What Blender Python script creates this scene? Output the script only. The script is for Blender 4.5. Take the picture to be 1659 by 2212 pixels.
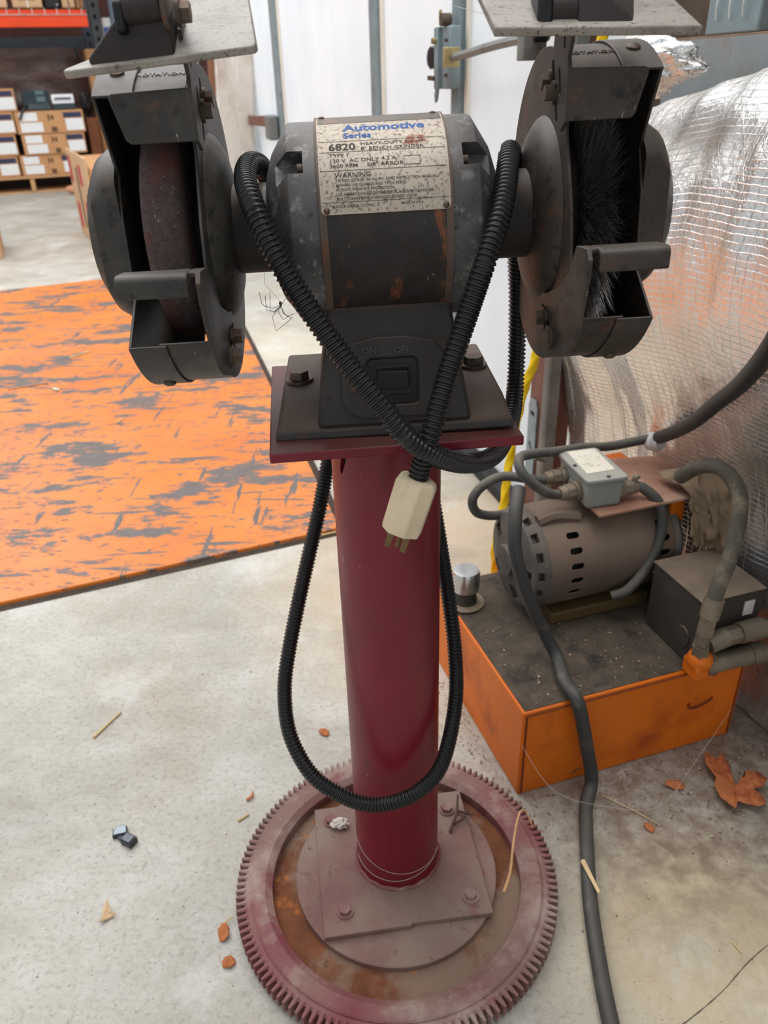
import bpy, bmesh, math, random
from mathutils import Vector, Matrix, noise

random.seed(7)
for o in list(bpy.data.objects):
    bpy.data.objects.remove(o, do_unlink=True)
SC = bpy.context.scene
COL = SC.collection
R = math.radians
PI = math.pi

# ------------------------------------------------------------------ camera
FPX, PITCH, ROLL = 1680.0, R(29.2), R(1.8)
cd = bpy.data.cameras.new('camera')
cam = bpy.data.objects.new('camera', cd)
COL.objects.link(cam)
_f = Vector((0, math.cos(PITCH), -math.sin(PITCH)))
_r = Vector((1, 0, 0))
_d = -_r.cross(_f)
_R = _r * math.cos(ROLL) + _d * math.sin(ROLL)
_D = _d * math.cos(ROLL) - _r * math.sin(ROLL)
_m = Matrix((_R, -_D, -_f)).transposed().to_4x4()
_m.translation = Vector((0, 0, 1.0))
cam.matrix_world = _m
cd.sensor_fit = 'VERTICAL'
cd.sensor_height = 36.0
cd.sensor_width = 27.0
cd.lens = FPX * 36.0 / 2212.0
cd.clip_start = 0.02
cd.dof.use_dof = True
cd.dof.focus_distance = 0.74
cd.dof.aperture_fstop = 9.0
SC.camera = cam

# ------------------------------------------------------------------ light
W = bpy.data.worlds.new('world')
SC.world = W
W.use_nodes = True
W.node_tree.nodes['Background'].inputs[0].default_value = (0.93, 0.97, 1.0, 1)
W.node_tree.nodes['Background'].inputs[1].default_value = 0.60

def area(name, loc, rot, sx, sy, power, col=(1, 1, 1)):
    l = bpy.data.lights.new(name, 'AREA')
    l.shape = 'RECTANGLE'; l.size = sx; l.size_y = sy; l.energy = power; l.color = col
    o = bpy.data.objects.new(name, l); COL.objects.link(o)
    o.location = loc; o.rotation_euler = rot
    return o
area('roof_light', (-1.25, 3.2, 3.9), (0, 0, R(15)), 3.2, 6.4, 150)
area('roof_light', (0.5, 0.6, 3.9), (0, 0, R(15)), 1.2, 3.0, 34)
area('roof_light', (-3.6, 5.6, 3.9), (0, 0, R(15)), 1.6, 4.0, 90)
# daylight outside, falling on the back of the translucent door
area('yard_daylight', (2.35, 5.0, 1.6), (R(90), 0, R(105)), 6.5, 3.4, 120)

SC.view_settings.view_transform = 'Standard'
SC.view_settings.look = 'None'
SC.view_settings.exposure = 0.12
SC.view_settings.gamma = 1.0
SC.view_settings.use_curve_mapping = False

# ------------------------------------------------------------------ helpers
def lin(c):
    return tuple((x / 255.0) / 12.92 if x <= 10 else ((x / 255.0 + 0.055) / 1.055) ** 2.4 for x in c) + (1.0,)

class NT:
    def __init__(s, name):
        s.m = bpy.data.materials.new(name); s.m.use_nodes = True
        s.t = s.m.node_tree; s.b = s.t.nodes['Principled BSDF']
        s.tc = s.t.nodes.new('ShaderNodeTexCoord')
    def n(s, typ, **kw):
        nd = s.t.nodes.new(typ)
        for k, v in kw.items(): setattr(nd, k, v)
        return nd
    def l(s, a, b): s.t.links.new(a, b)
    def coord(s, stretch=(1, 1, 1), rot=(0, 0, 0), src='Object'):
        mp = s.n('ShaderNodeMapping'); mp.inputs['Scale'].default_value = stretch
        mp.inputs['Rotation'].default_value = rot
        s.l(s.tc.outputs[src], mp.inputs[0]); return mp.outputs[0]
    def noise(s, scale, detail=4.0, stretch=(1, 1, 1), rough=.6, rot=(0, 0, 0), src='Object'):
        nz = s.n('ShaderNodeTexNoise'); nz.inputs['Scale'].default_value = scale
        nz.inputs['Detail'].default_value = detail; nz.inputs['Roughness'].default_value = rough
        s.l(s.coord(stretch, rot, src), nz.inputs['Vector']); return nz.outputs['Fac']
    def ramp(s, fac, lo, hi, a=0., b=1.):
        mr = s.n('ShaderNodeMapRange'); mr.inputs[1].default_value = lo; mr.inputs[2].default_value = hi
        mr.inputs[3].default_value = a; mr.inputs[4].default_value = b
        s.l(fac, mr.inputs[0]); return mr.outputs[0]
    def math(s, op, a, b):
        m = s.n('ShaderNodeMath', operation=op)
        for i, x in enumerate((a, b)):
            if isinstance(x, (int, float)): m.inputs[i].default_value = x
            else: s.l(x, m.inputs[i])
        return m.outputs[0]
    def mix(s, fac, a, b):
        m = s.n('ShaderNodeMix', data_type='RGBA')
        if isinstance(fac, (int, float)): m.inputs[0].default_value = fac
        else: s.l(fac, m.inputs[0])
        for i, x in ((6, a), (7, b)):
            if isinstance(x, tuple): m.inputs[i].default_value = x
            else: s.l(x, m.inputs[i])
        return m.outputs[2]
    def up(s, lo, hi):
        g = s.n('ShaderNodeNewGeometry'); sp = s.n('ShaderNodeSeparateXYZ')
        s.l(g.outputs['Normal'], sp.inputs[0]); return s.ramp(sp.outputs['Z'], lo, hi)
    def bump(s, h, strength, dist):
        b = s.n('ShaderNodeBump'); b.inputs['Strength'].default_value = strength
        b.inputs['Distance'].default_value = dist; s.l(h, b.inputs['Height'])
        s.l(b.outputs[0], s.b.inputs['Normal']); return b

MATS = {}
def mat(name, col, rough=.6, metal=0., var=.18, vs=25., layers=(), dust=None, bump=None, spec=.4, stretch=(1, 1, 1), src='Object'):
    """col: sRGB; layers: (colour, scale, lo, hi, detail, stretch[, rough]); dust: (colour, amount, lo, hi)"""
    if name in MATS: return MATS[name]
    s = NT(name)
    c = lin(col)
    d = tuple(x * (1 - var) for x in c[:3]) + (1,); e = tuple(min(1, x * (1 + var)) for x in c[:3]) + (1,)
    out = s.mix(s.ramp(s.noise(vs, 5, stretch, src=src), .3, .7), d, e)
    rg = None
    for L in layers:
        msk = s.ramp(s.noise(L[1], L[4], L[5], .65, src=src), L[2], L[3])
        out = s.mix(msk, out, lin(L[0]))
        if len(L) > 6:
            prev = rg if rg is not None else rough
            m = s.n('ShaderNodeMix', data_type='FLOAT'); s.l(msk, m.inputs[0])
            if isinstance(prev, float): m.inputs[2].default_value = prev
            else: s.l(prev, m.inputs[2])
            m.inputs[3].default_value = L[6]; rg = m.outputs[0]
    if dust:
        u = s.up(dust[2], dust[3])
        k = s.math('MULTIPLY', u, s.ramp(s.noise(18, 6), .25, .65, dust[1] * .45, dust[1]))
        out = s.mix(k, out, lin(dust[0]))
    s.l(out, s.b.inputs['Base Color'])
    if rg is not None: s.l(rg, s.b.inputs['Roughness'])
    else: s.b.inputs['Roughness'].default_value = rough
    s.b.inputs['Metallic'].default_value = metal
    s.b.inputs['Specular IOR Level'].default_value = spec
    if bump: s.bump(s.noise(bump[0], 6, src=src), bump[1], bump[2])
    MATS[name] = s.m
    return s.m

class MB:
    def __init__(s): s.v = []; s.f = []; s.uv = {}
    def add(s, vs, fs):
        o = len(s.v); s.v += [Vector(p) for p in vs]; s.f += [[i + o for i in f] for f in fs]; return s
    def box(s, c, d, M=None):
        x, y, z = (q / 2 for q in d); c = Vector(c)
        vs = [Vector((a * x, b * y, e * z)) for a in (-1, 1) for b in (-1, 1) for e in (-1, 1)]
        vs = [(M @ p if M else p) + c for p in vs]
        return s.add(vs, [[0, 1, 3, 2], [4, 6, 7, 5], [0, 4, 5, 1], [2, 3, 7, 6], [0, 2, 6, 4], [1, 5, 7, 3]])
    def loft(s, a, b):
        n = len(a)
        return s.add(list(a) + list(b), [list(range(n))[::-1], [n + i for i in range(n)]] + [[i, (i + 1) % n, n + (i + 1) % n, n + i] for i in range(n)])
    def prism(s, poly, ax, a, b):
        def P(p, h): return {'x': (h, p[0], p[1]), 'y': (p[0], h, p[1]), 'z': (p[0], p[1], h)}[ax]
        return s.loft([P(p, a) for p in poly], [P(p, b) for p in poly])
    def rings(s, rr, closed=False, cap=True):
        n = len(rr[0]); o = len(s.v)
        for r in rr: s.v += [Vector(p) for p in r]
        m = len(rr)
        for i in range(m if closed else m - 1):
            j = (i + 1) % m
            for k in range(n):
                s.f.append([o + i * n + k, o + i * n + (k + 1) % n, o + j * n + (k + 1) % n, o + j * n + k])
        if cap and not closed:
            s.f.append([o + k for k in range(n)][::-1]); s.f.append([o + (m - 1) * n + k for k in range(n)])
        return s
    def cyl(s, p0, p1, r0, r1=None, n=20, cap=True, ph=0.):
        p0, p1 = Vector(p0), Vector(p1); r1 = r0 if r1 is None else r1
        a = (p1 - p0).normalized(); u = a.orthogonal().normalized(); w = a.cross(u)
        rr = [[p + (u * math.cos(ph + 2 * PI * k / n) + w * math.sin(ph + 2 * PI * k / n)) * r for k in range(n)] for p, r in ((p0, r0), (p1, r1))]
        return s.rings(rr, cap=cap)
    def lathe(s, prof, c=(0, 0, 0), ax=(0, 0, 1), n=40, cap=True):
        c = Vector(c); a = Vector(ax).normalized(); u = a.orthogonal().normalized(); w = a.cross(u)
        return s.rings([[c + a * h + (u * math.cos(2 * PI * k / n) + w * math.sin(2 * PI * k / n)) * max(r, 1e-5) for k in range(n)] for r, h in prof], cap=cap)
    def sphere(s, c, r, n=12, m=8, sq=(1, 1, 1)):
        c = Vector(c)
        return s.rings([[c + Vector((r * sq[0] * math.sin(PI * (j + .02) / (m + .04)) * math.cos(2 * PI * k / n), r * sq[1] * math.sin(PI * (j + .02) / (m + .04)) * math.sin(2 * PI * k / n), r * sq[2] * math.cos(PI * (j + .02) / (m + .04)))) for k in range(n)] for j in range(m + 1)])
    def tube(s, pts, r, n=10, sub=6, rf=None, cap=True):
        P = spline(pts, sub) if sub > 1 else [Vector(p) for p in pts]
        fr = frames(P); rr = []
        for i, (p, u, w) in enumerate(fr):
            q = rf(i / (len(P) - 1)) * r if rf else r
            rr.append([p + (u * math.cos(2 * PI * k / n) + w * math.sin(2 * PI * k / n)) * q for k in range(n)])
        return s.rings(rr, cap=cap)
    def hexhead(s, c, ax, r, h, washer=True):
        c = Vector(c); a = Vector(ax).normalized()
        if washer: s.cyl(c, c + a * h * .28, r * 1.35, n=18)
        s.cyl(c + a * h * .28, c + a * h, r, r * .96, n=6); return s
    def grid(s, fn, nu, nv, uv=False):
        o = len(s.v)
        for j in range(nv + 1):
            for i in range(nu + 1):
                s.v.append(Vector(fn(i / nu, j / nv)))
                if uv: s.uv[len(s.v) - 1] = (i / nu, j / nv)
        for j in range(nv):
            for i in range(nu):
                a = o + j * (nu + 1) + i; s.f.append([a, a + 1, a + nu + 2, a + nu + 1])
        return s
    def xf(s, M):
        s.v = [M @ p for p in s.v]; return s
    def map(s, fn):
        s.v = [Vector(fn(p)) for p in s.v]; return s
    def plate(s, outer, holes, h, ax='z', at=0., cuts=None):
        """flat plate with real holes; ax normal axis; cuts: list of first-coordinate bisect positions"""
        bm = bmesh.new()
        es = []
        for lp in [outer] + list(holes):
            vs = [bm.verts.new((p[0], p[1], 0)) for p in lp]
            es += [bm.edges.new((vs[i], vs[(i + 1) % len(vs)])) for i in range(len(vs))]
        bmesh.ops.triangle_fill(bm, use_beauty=True, use_dissolve=False, edges=es)
        for q in cuts or ():
            bmesh.ops.bisect_plane(bm, geom=bm.verts[:] + bm.edges[:] + bm.faces[:], plane_co=(q, 0, 0), plane_no=(1, 0, 0))
        g = bmesh.ops.extrude_face_region(bm, geom=bm.faces[:])
        for e in g['geom']:
            if isinstance(e, bmesh.types.BMVert): e.co.z += h
        bm.verts.ensure_lookup_table(); bm.verts.index_update()
        def P(c): return {'x': (at + c.z, c.x, c.y), 'y': (c.x, at + c.z, c.y), 'z': (c.x, c.y, at + c.z)}[ax]
        s.add([P(v.co) for v in bm.verts], [[v.index for v in f.verts] for f in bm.faces]); bm.free(); return s
    def build(s, name, m, parent=None, smooth=40, bevel=0., seg=2, off=None, world=False, recalc=True, label=None, weld=0.):
        me = bpy.data.meshes.new(name)
        vs = s.v
        if world and parent is not None:
            I = WM[root_of(parent)].inverted(); vs = [I @ p for p in vs]
        elif off is not None: vs = [p + Vector(off) for p in vs]
        me.from_pydata([tuple(p) for p in vs], [], s.f)
        if recalc or weld:
            bm = bmesh.new(); bm.from_mesh(me)
            if weld: bmesh.ops.remove_doubles(bm, verts=bm.verts[:], dist=weld)
            bmesh.ops.recalc_face_normals(bm, faces=bm.faces[:]); bm.to_mesh(me); bm.free()
        if s.uv:
            ul = me.uv_layers.new(name='UVMap')
            for l in me.loops: ul.data[l.index].uv = s.uv.get(l.vertex_index, (0, 0))
        if smooth:
            for p in me.polygons: p.use_smooth = True
            me.set_sharp_from_angle(angle=R(smooth))
        me.materials.append(m)
        o = bpy.data.objects.new(name, me); COL.objects.link(o)
        if parent is not None: o.parent = parent
        if bevel:
            b = o.modifiers.new('bevel', 'BEVEL'); b.width = bevel; b.segments = seg; b.limit_method = 'ANGLE'; b.angle_limit = R(35)
            b.harden_normals = False
        if label: o['label'] = label
        return o

WM = {}
def root_of(o):
    while o.parent is not None: o = o.parent
    return o
def spline(pts, sub):
    P = [Vector(p) for p in pts]; out = []
    for i in range(len(P) - 1):
        p0, p1, p2, p3 = P[max(i - 1, 0)], P[i], P[i + 1], P[min(i + 2, len(P) - 1)]
        for k in range(sub):
            t = k / sub
            out.append(.5 * ((2 * p1) + (p2 - p0) * t + (2 * p0 - 5 * p1 + 4 * p2 - p3) * t * t + (3 * p1 - p0 - 3 * p2 + p3) * t ** 3))
    out.append(P[-1]); return out
def resample(P, step):
    L = [0.]
    for a, b in zip(P, P[1:]): L.append(L[-1] + (b - a).length)
    n = int(L[-1] / step); out = []; j = 0
    for i in range(n + 1):
        d = i * step
        while j < len(L) - 2 and L[j + 1] < d: j += 1
        t = (d - L[j]) / max(L[j + 1] - L[j], 1e-9); out.append(P[j].lerp(P[j + 1], min(t, 1)))
    return out
def frames(P):
    out = []; u = None
    for i in range(len(P)):
        t = (P[min(i + 1, len(P) - 1)] - P[max(i - 1, 0)]).normalized()
        if u is None: u = t.orthogonal().normalized()
        else:
            u = (u - t * u.dot(t)); u = u.normalized() if u.length > 1e-6 else t.orthogonal().normalized()
        out.append((P[i], u, t.cross(u)))
    return out
def thing(name, label, cat, loc=(0, 0, 0), M=None, group=None):
    o = bpy.data.objects.new(name, None); COL.objects.link(o)
    mw = M.copy() if M is not None else Matrix.Identity(4)
    mw.translation = Vector(loc)
    o.matrix_world = mw; WM[o] = mw
    o.empty_display_size = .05
    o['label'] = label; o['category'] = cat
    if group: o['group'] = group
    return o
def tag(o, label, cat, group=None):
    o['label'] = label; o['category'] = cat
    if group: o['group'] = group
    return o
def struct(o): o['kind'] = 'structure'; return o
def rz(a): return Matrix.Rotation(R(a), 4, 'Z')
def place(o, loc, ang=0.):
    o.location = loc; o.rotation_euler = (0, 0, R(ang)); return o
def rrect(x0, x1, y0, y1, r, n=5):
    out = []
    for cx, cy, a in ((x1 - r, y1 - r, 0), (x0 + r, y1 - r, 90), (x0 + r, y0 + r, 180), (x1 - r, y0 + r, 270)):
        out += [(cx + r * math.cos(R(a + 90 * i / n)), cy + r * math.sin(R(a + 90 * i / n))) for i in range(n + 1)]
    return out
def oval(cx, cy, a, b, ang=0., n=12):
    """slot: rounded both ends, half length a, half width b"""
    pts = []
    for i in range(n):
        t = 2 * PI * i / n; x = b * math.cos(t) + (a - b) * (1 if math.cos(t) > 0 else -1) ; y = b * math.sin(t)
        pts.append((cx + x * math.cos(ang) - y * math.sin(ang), cy + x * math.sin(ang) + y * math.cos(ang)))
    return pts
def text_mesh(body, size, align='LEFT', bold=0., extrude=.0):
    cu = bpy.data.curves.new('txt', 'FONT'); cu.body = body; cu.size = size; cu.align_x = align
    cu.offset = bold; cu.extrude = extrude; cu.resolution_u = 2
    o = bpy.data.objects.new('txt', cu); COL.objects.link(o)
    dg = bpy.context.evaluated_depsgraph_get(); dg.update()
    me = bpy.data.meshes.new_from_object(o.evaluated_get(dg))
    vs = [v.co.copy() for v in me.vertices]; fs = [list(p.vertices) for p in me.polygons]
    bpy.data.objects.remove(o); bpy.data.curves.remove(cu); bpy.data.meshes.remove(me)
    return vs, fs
def boolean_cut(o, cutters):
    for c in cutters:
        m = o.modifiers.new('cut', 'BOOLEAN'); m.operation = 'DIFFERENCE'; m.object = c; m.solver = 'EXACT'
    dg = bpy.context.evaluated_depsgraph_get(); dg.update()
    me = bpy.data.meshes.new_from_object(o.evaluated_get(dg))
    o.modifiers.clear(); o.data = me
    for p in me.polygons: p.use_smooth = True
    me.set_sharp_from_angle(angle=R(40))
    for c in cutters: bpy.data.objects.remove(c)

# ------------------------------------------------------------------ materials
def floor_material():
    s = NT('concrete')
    c = s.mix(s.ramp(s.noise(1.6, 6), .35, .68), lin((166, 161, 150)), lin((196, 191, 180)))
    c = s.mix(s.ramp(s.noise(5.5, 7, (1, 1.6, 1)), .46, .70, 0, .6), c, lin((206, 204, 197)))
    c = s.mix(s.ramp(s.noise(2.3, 6, (1.3, 1, 1)), .5, .72, 0, .6), c, lin((160, 142, 116)))
    c = s.mix(s.ramp(s.noise(110, 6, (1, 1, 1), .75), .5, .66, 0, .5), c, lin((122, 114, 102)))
    c = s.mix(s.ramp(s.noise(70, 6, (1, 2.5, 1), .75, (0, 0, R(35))), .54, .68, 0, .35), c, lin((222, 220, 214)))
    # ochre stains and dirt gathered round the pump unit
    def blob(x, y, r, soft):
        g = s.n('ShaderNodeVectorMath', operation='DISTANCE'); s.l(s.tc.outputs['Object'], g.inputs[0])
        g.inputs[1].default_value = (x, y, 0)
        d = s.math('ADD', g.outputs['Value'], s.math('MULTIPLY', s.math('SUBTRACT', s.noise(9, 6), .5), soft * 1.6))
        return s.ramp(d, r - soft, r + soft, 1., 0.)
    c = s.mix(s.math('MULTIPLY', blob(.40, .60, .17, .07), .55), c, lin((205, 180, 132)))
    c = s.mix(s.math('MULTIPLY', blob(.2, 1.5, .42, .16), .6), c, lin((206, 178, 142)))
    c = s.mix(s.math('MULTIPLY', s.math('MULTIPLY', blob(.47, .96, .33, .12), s.ramp(s.noise(34, 8), .25, .6)), .85), c, lin((118, 99, 82)))
    c = s.mix(s.math('MULTIPLY', blob(-.35, 3.1, .5, .3), .5), c, lin((226, 214, 192)))
    c = s.mix(s.ramp(s.noise(3.4, 8, (1, 1.8, 1), .7, (0, 0, R(30))), .5, .66, 0, .38), c, lin((138, 130, 118)))
    c = s.mix(s.ramp(s.noise(2.1, 8, (1.5, 1, 1), .7, (0, 0, R(-40))), .54, .68, 0, .5), c, lin((224, 223, 219)))
    c = s.mix(s.ramp(s.noise(160, 2), .68, .74, 0, .8), c, lin((72, 66, 60)))
    s.l(c, s.b.inputs['Base Color'])
    s.l(s.ramp(s.noise(4, 6), .3, .7, .42, .75), s.b.inputs['Roughness'])
    s.bump(s.noise(240, 6), .25, .002)
    return s.m

def deck_material():
    s = NT('worn_orange_paint')
    c = s.mix(s.ramp(s.noise(3.2, 4), .3, .7), lin((216, 114, 38)), lin((232, 136, 48)))
    c = s.mix(s.ramp(s.noise(1.1, 5), .45, .75, 0, .45), c, lin((222, 148, 108)))
    rot = (0, 0, R(-20))
    big = s.ramp(s.noise(3.0, 9, (1, 2.2, 1), .72, rot), .535, .565)
    scr = s.ramp(s.noise(7.5, 7, (.55, 4.5, 1), .62, rot), .60, .62)
    sc2 = s.ramp(s.noise(6, 5, (5, .5, 1), .55, (0, 0, R(10))), .64, .655)
    fine = s.ramp(s.noise(26, 9, (1, 1.9, 1), .8, rot), .565, .60)
    g = s.n('ShaderNodeVectorMath', operation='DISTANCE'); s.l(s.tc.outputs['Object'], g.inputs[0]); g.inputs[1].default_value = (-1.25, 2.05, 0)
    near = s.ramp(s.math('ADD', g.outputs['Value'], s.math('MULTIPLY', s.math('SUBTRACT', s.noise(6, 8, (1, 2.4, 1), .7, rot), .5), 1.3)), .1, .16, 1, 0)
    m = s.math('MAXIMUM', s.math('MAXIMUM', big, scr), s.math('MAXIMUM', s.math('MAXIMUM', sc2, near), fine))
    grey = s.mix(s.noise(40, 4), lin((84, 80, 82)), lin((124, 110, 102)))
    c = s.mix(m, c, grey)
    s.l(c, s.b.inputs['Base Color'])
    s.l(s.ramp(m, 0, 1, .38, .5), s.b.inputs['Roughness'])
    s.bump(s.math('MULTIPLY', m, -1.), .3, .0006)
    return s.m

DUSTC = (150, 138, 124)
m_guard = mat('painted_steel_dark', (64, 61, 58), .5, .25, .22, 22, [((96, 92, 86), 13, .5, .72, 8, (1, 1, 1)), ((96, 72, 56), 44, .58, .70, 7, (1, 1, 1)), ((38, 36, 35), 75, .54, .70, 6, (1, 1, 1)), ((150, 146, 140), 150, .70, .74, 4, (1, 1, .4))], ((128, 122, 115), .5, .3, 1.0), (300, .15, .0006))
m_guard_r = mat('painted_steel_brown', (66, 60, 56), .52, .25, .22, 22, [((98, 90, 84), 13, .5, .72, 8, (1, 1, 1)), ((104, 68, 50), 30, .56, .70, 7, (1, 1, 1)), ((38, 35, 34), 75, .54, .70, 6, (1, 1, 1)), ((150, 146, 140), 150, .70, .74, 4, (1, 1, .4))], ((124, 116, 108), .5, .3, 1.0), (300, .15, .0006))
m_shell = mat('motor_shell', (50, 46, 45), .5, .3, .25, 30, [((84, 66, 54), 9, .46, .70, 8, (1, 1, 1)), ((126, 74, 44), 22, .60, .66, 9, (1.6, 1, .55)), ((36, 33, 33), 40, .56, .72, 6, (1, 1, .6)), ((150, 140, 130), 170, .70, .73, 4, (1, 1, .3))], ((122, 112, 102), .65, .2, .95), (350, .2, .0006))
m_bell = mat('cast_aluminium', (94, 93, 94), .58, .35, .22, 28, [((68, 63, 60), 11, .48, .70, 8, (1, 1, 1)), ((138, 136, 134), 60, .55, .64, 8, (1, 1, 1)), ((104, 78, 62), 18, .62, .72, 7, (1, 1, 1)), ((46, 43, 42), 90, .62, .70, 5, (1, 1, 1))], ((138, 132, 126), .5, .2, 1.), (220, .25, .0008))
m_neck = mat('grimy_casting', (52, 47, 44), .6, .2, .25, 30, [((84, 60, 46), 28, .56, .72, 6, (1, 1, 1))], ((122, 112, 102), .7, .25, 1.), (220, .3, .0008))
m_cast = mat('base_casting', (58, 55, 54), .62, .2, .2, 24, [((92, 58, 44), 30, .6, .70, 7, (1, 1, 1)), ((40, 38, 38), 60, .58, .72, 5, (1, 1, 1))], ((124, 104, 92), .8, .45, .95), (260, .3, .0008))
m_bolt = mat('bolt_steel', (96, 84, 74), .5, .6, .25, 60, [((110, 72, 50), 90, .5, .7, 5, (1, 1, 1))])
m_black = mat('black_plastic', (22, 22, 24), .42, 0, .15, 60)
m_loom = mat('loom_black', (29, 29, 31), .38, 0, .12, 40, [((58, 56, 54), 90, .66, .78, 5, (1, 1, 1))], None, None, .5)
m_rubber = mat('cable_rubber', (70, 70, 68), .62, 0, .15, 30, [((104, 98, 88), 26, .55, .75, 6, (1, 1, 1))], ((128, 120, 106), .55, .2, 1.))
m_maroon = mat('maroon_paint', (118, 16, 36), .36, 0, .16, 9, [((92, 30, 38), 14, .56, .72, 6, (1, 1, .35)), ((196, 150, 148), 120, .70, .74, 4, (1, 1, .4)), ((206, 170, 165), 34, .74, .765, 6, (1, 1, .25)), ((70, 28, 32), 45, .67, .71, 6, (1, 1, 1))], None, (200, .06, .0004), .5)
m_redbase = mat('dusty_red_paint', (128, 54, 64), .65, 0, .2, 10, [((128, 98, 90), 5, .34, .58, 8, (1, 1, 1)), ((160, 138, 128), 13, .5, .66, 8, (1, 1, 1)), ((112, 74, 52), 13, .66, .78, 6, (1, 1, 1))], None, (240, .2, .0006))
m_rustfloor = mat('rust_recess', (112, 66, 40), .88, 0, .3, 26, [((134, 110, 94), 4.5, .48, .56, 8, (1, 1, 1)), ((196, 112, 36), 15, .60, .68, 7, (1, 1, 1)), ((70, 48, 38), 60, .62, .74, 4, (1, 1, 1))], None, (300, .5, .001))
m_disc = mat('dusty_disc', (124, 88, 82), .75, 0, .15, 12, [((136, 116, 104), 7, .38, .6, 7, (1, 1, 1)), ((128, 58, 64), 14, .63, .74, 7, (1, 1, 1)), ((96, 76, 66), 60, .62, .72, 4, (1, 1, 1))], None, (240, .2, .0005))
m_plate_top = mat('top_plate_red', (112, 26, 40), .5, 0, .18, 14, [((160, 110, 106), 60, .68, .76, 5, (1, 1, 1))], ((98, 66, 58), 1.0, .6, .9), (240, .25, .0006))
m_cream = mat('cream_plastic', (222, 204, 172), .55, 0, .07, 40, [((176, 148, 108), 30, .58, .74, 6, (1, 1, 1)), ((92, 70, 50), 60, .70, .74, 5, (1, 1, 1))], None, (900, .12, .0005))
m_brass = mat('prong_metal', (120, 100, 72), .4, .9, .2, 80)
m_ink = mat('ink_black', (58, 52, 48), .7, 0, .1, 60)
m_blue = mat('ink_blue', (58, 96, 160), .7, 0, .2, 70, [((150, 140, 128), 130, .60, .66, 5, (1, 1, 1))])
m_whiteink = mat('ink_white', (176, 172, 166), .7, 0, .1, 60)
m_stone = mat('grinding_stone', (78, 66, 64), .9, 0, .35, 220, [((96, 52, 42), 24, .5, .72, 5, (1, 1, 1)), ((168, 160, 158), 420, .68, .74, 2, (1, 1, 1))], None, (420, .9, .0016))
m_bristle = mat('bristle_wire', (134, 130, 127), .35, .7, .3, 60)
m_shield = mat('crazed_shield', (158, 150, 141), .4, 0, .06, 20, [((126, 117, 109), 30, .45, .72, 8, (1, 3, 1)), ((74, 66, 60), 170, .60, .65, 6, (1, 2.6, 1)), ((60, 54, 48), 330, .64, .67, 3, (1, 2.2, 1))], None, None, .5)
m_darkbr = mat('bracket_dark', (48, 42, 40), .6, .1, .2, 24, [((96, 58, 46), 22, .63, .74, 6, (1, 1, 1))], ((104, 96, 90), .5, .35, 1.))

def nameplate_material():
    s = NT('nameplate_metal')
    c = s.mix(s.noise(60, 5), lin((168, 154, 138)), lin((190, 178, 162)))
    c = s.mix(s.ramp(s.noise(330, 6, (1, 1, 1), .7), .535, .60, 0, .85), c, lin((98, 84, 74)))
    c = s.mix(s.ramp(s.noise(40, 7, (1, 1, 1), .7), .62, .66), c, lin((120, 88, 74)))
    g = s.n('ShaderNodeVectorMath', operation='DISTANCE'); s.l(s.tc.outputs['Object'], g.inputs[0]); g.inputs[1].default_value = (.026, -.056, .184 + .0675)
    k = s.ramp(s.math('ADD', g.outputs['Value'], s.math('MULTIPLY', s.math('SUBTRACT', s.noise(120, 6), .5), .03)), .007, .011, 1, 0)
    c = s.mix(k, c, lin((132, 74, 48)))
    s.l(c, s.b.inputs['Base Color']); s.b.inputs['Roughness'].default_value = .5; s.b.inputs['Metallic'].default_value = .25
    s.bump(s.noise(260, 5), .2, .0004)
    return s.m
m_name = nameplate_material()

# ------------------------------------------------------------------ the setting
fl = MB().grid(lambda u, v: (-9 + 16 * u, -2.5 + 16 * v, 0), 2, 2).build('floor', floor_material(), smooth=0, recalc=False)
struct(fl)
m_crack = mat('crack_dark', (96, 88, 78), .9)
cr = [(.185, .432), (.24, .458), (.30, .49), (.345, .512), (.40, .545), (.45, .582), (.50, .612)]
def ribbon(pts, w, z):
    b = MB(); P = spline([(x, y, z) for x, y in pts], 6)
    for i, p in enumerate(P):
        t = (P[min(i + 1, len(P) - 1)] - P[max(i - 1, 0)]).normalized(); n = Vector((-t.y, t.x, 0)) * w * (.5 + random.random())
        b.v += [p + n, p - n]
        if i: b.f.append([2 * i - 2, 2 * i - 1, 2 * i + 1, 2 * i])
    return b
ribbon(cr, .0006, .0004).build('crack', m_crack, fl, smooth=0, recalc=False)

# garage door wall: local x runs along the wall (away from the viewer), local y into the room
WALLM = rz(105); WALLM.translation = Vector((.309, 1.9455, 0))
def wpt(s_, n_, z_): return WALLM @ Vector((s_, n_, z_))
def white_door_material():
    s = NT('door_skin')
    c = s.mix(s.ramp(s.noise(2.2, 5), .35, .7), lin((236, 240, 244)), lin((246, 248, 249)))
    c = s.mix(s.ramp(s.noise(4, 7, (1, 1, .5)), .62, .74, 0, .35), c, lin((214, 208, 202)))
    d = s.n('ShaderNodeBsdfDiffuse'); tr = s.n('ShaderNodeBsdfTranslucent'); mx = s.n('ShaderNodeMixShader'); mx.inputs[0].default_value = .5
    s.l(c, d.inputs[0]); s.l(c, tr.inputs[0]); s.l(d.outputs[0], mx.inputs[1]); s.l(tr.outputs[0], mx.inputs[2])
    out = s.t.nodes['Material Output']; s.l(mx.outputs[0], out.inputs[0])
    return s.m
m_door = white_door_material()
m_galv = mat('galvanised', (142, 158, 164), .5, .35, .1, 14, [((120, 128, 130), 9, .5, .7, 6, (1, 1, 1))], None, (120, .05, .0004))
m_galvdark = mat('galvanised_dull', (128, 130, 128), .55, .35, .15, 12, [((100, 98, 92), 9, .5, .7, 6, (1, 1, 1))])
m_creamline = mat('door_edge', (226, 220, 206), .7, 0, .08, 20)
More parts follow.
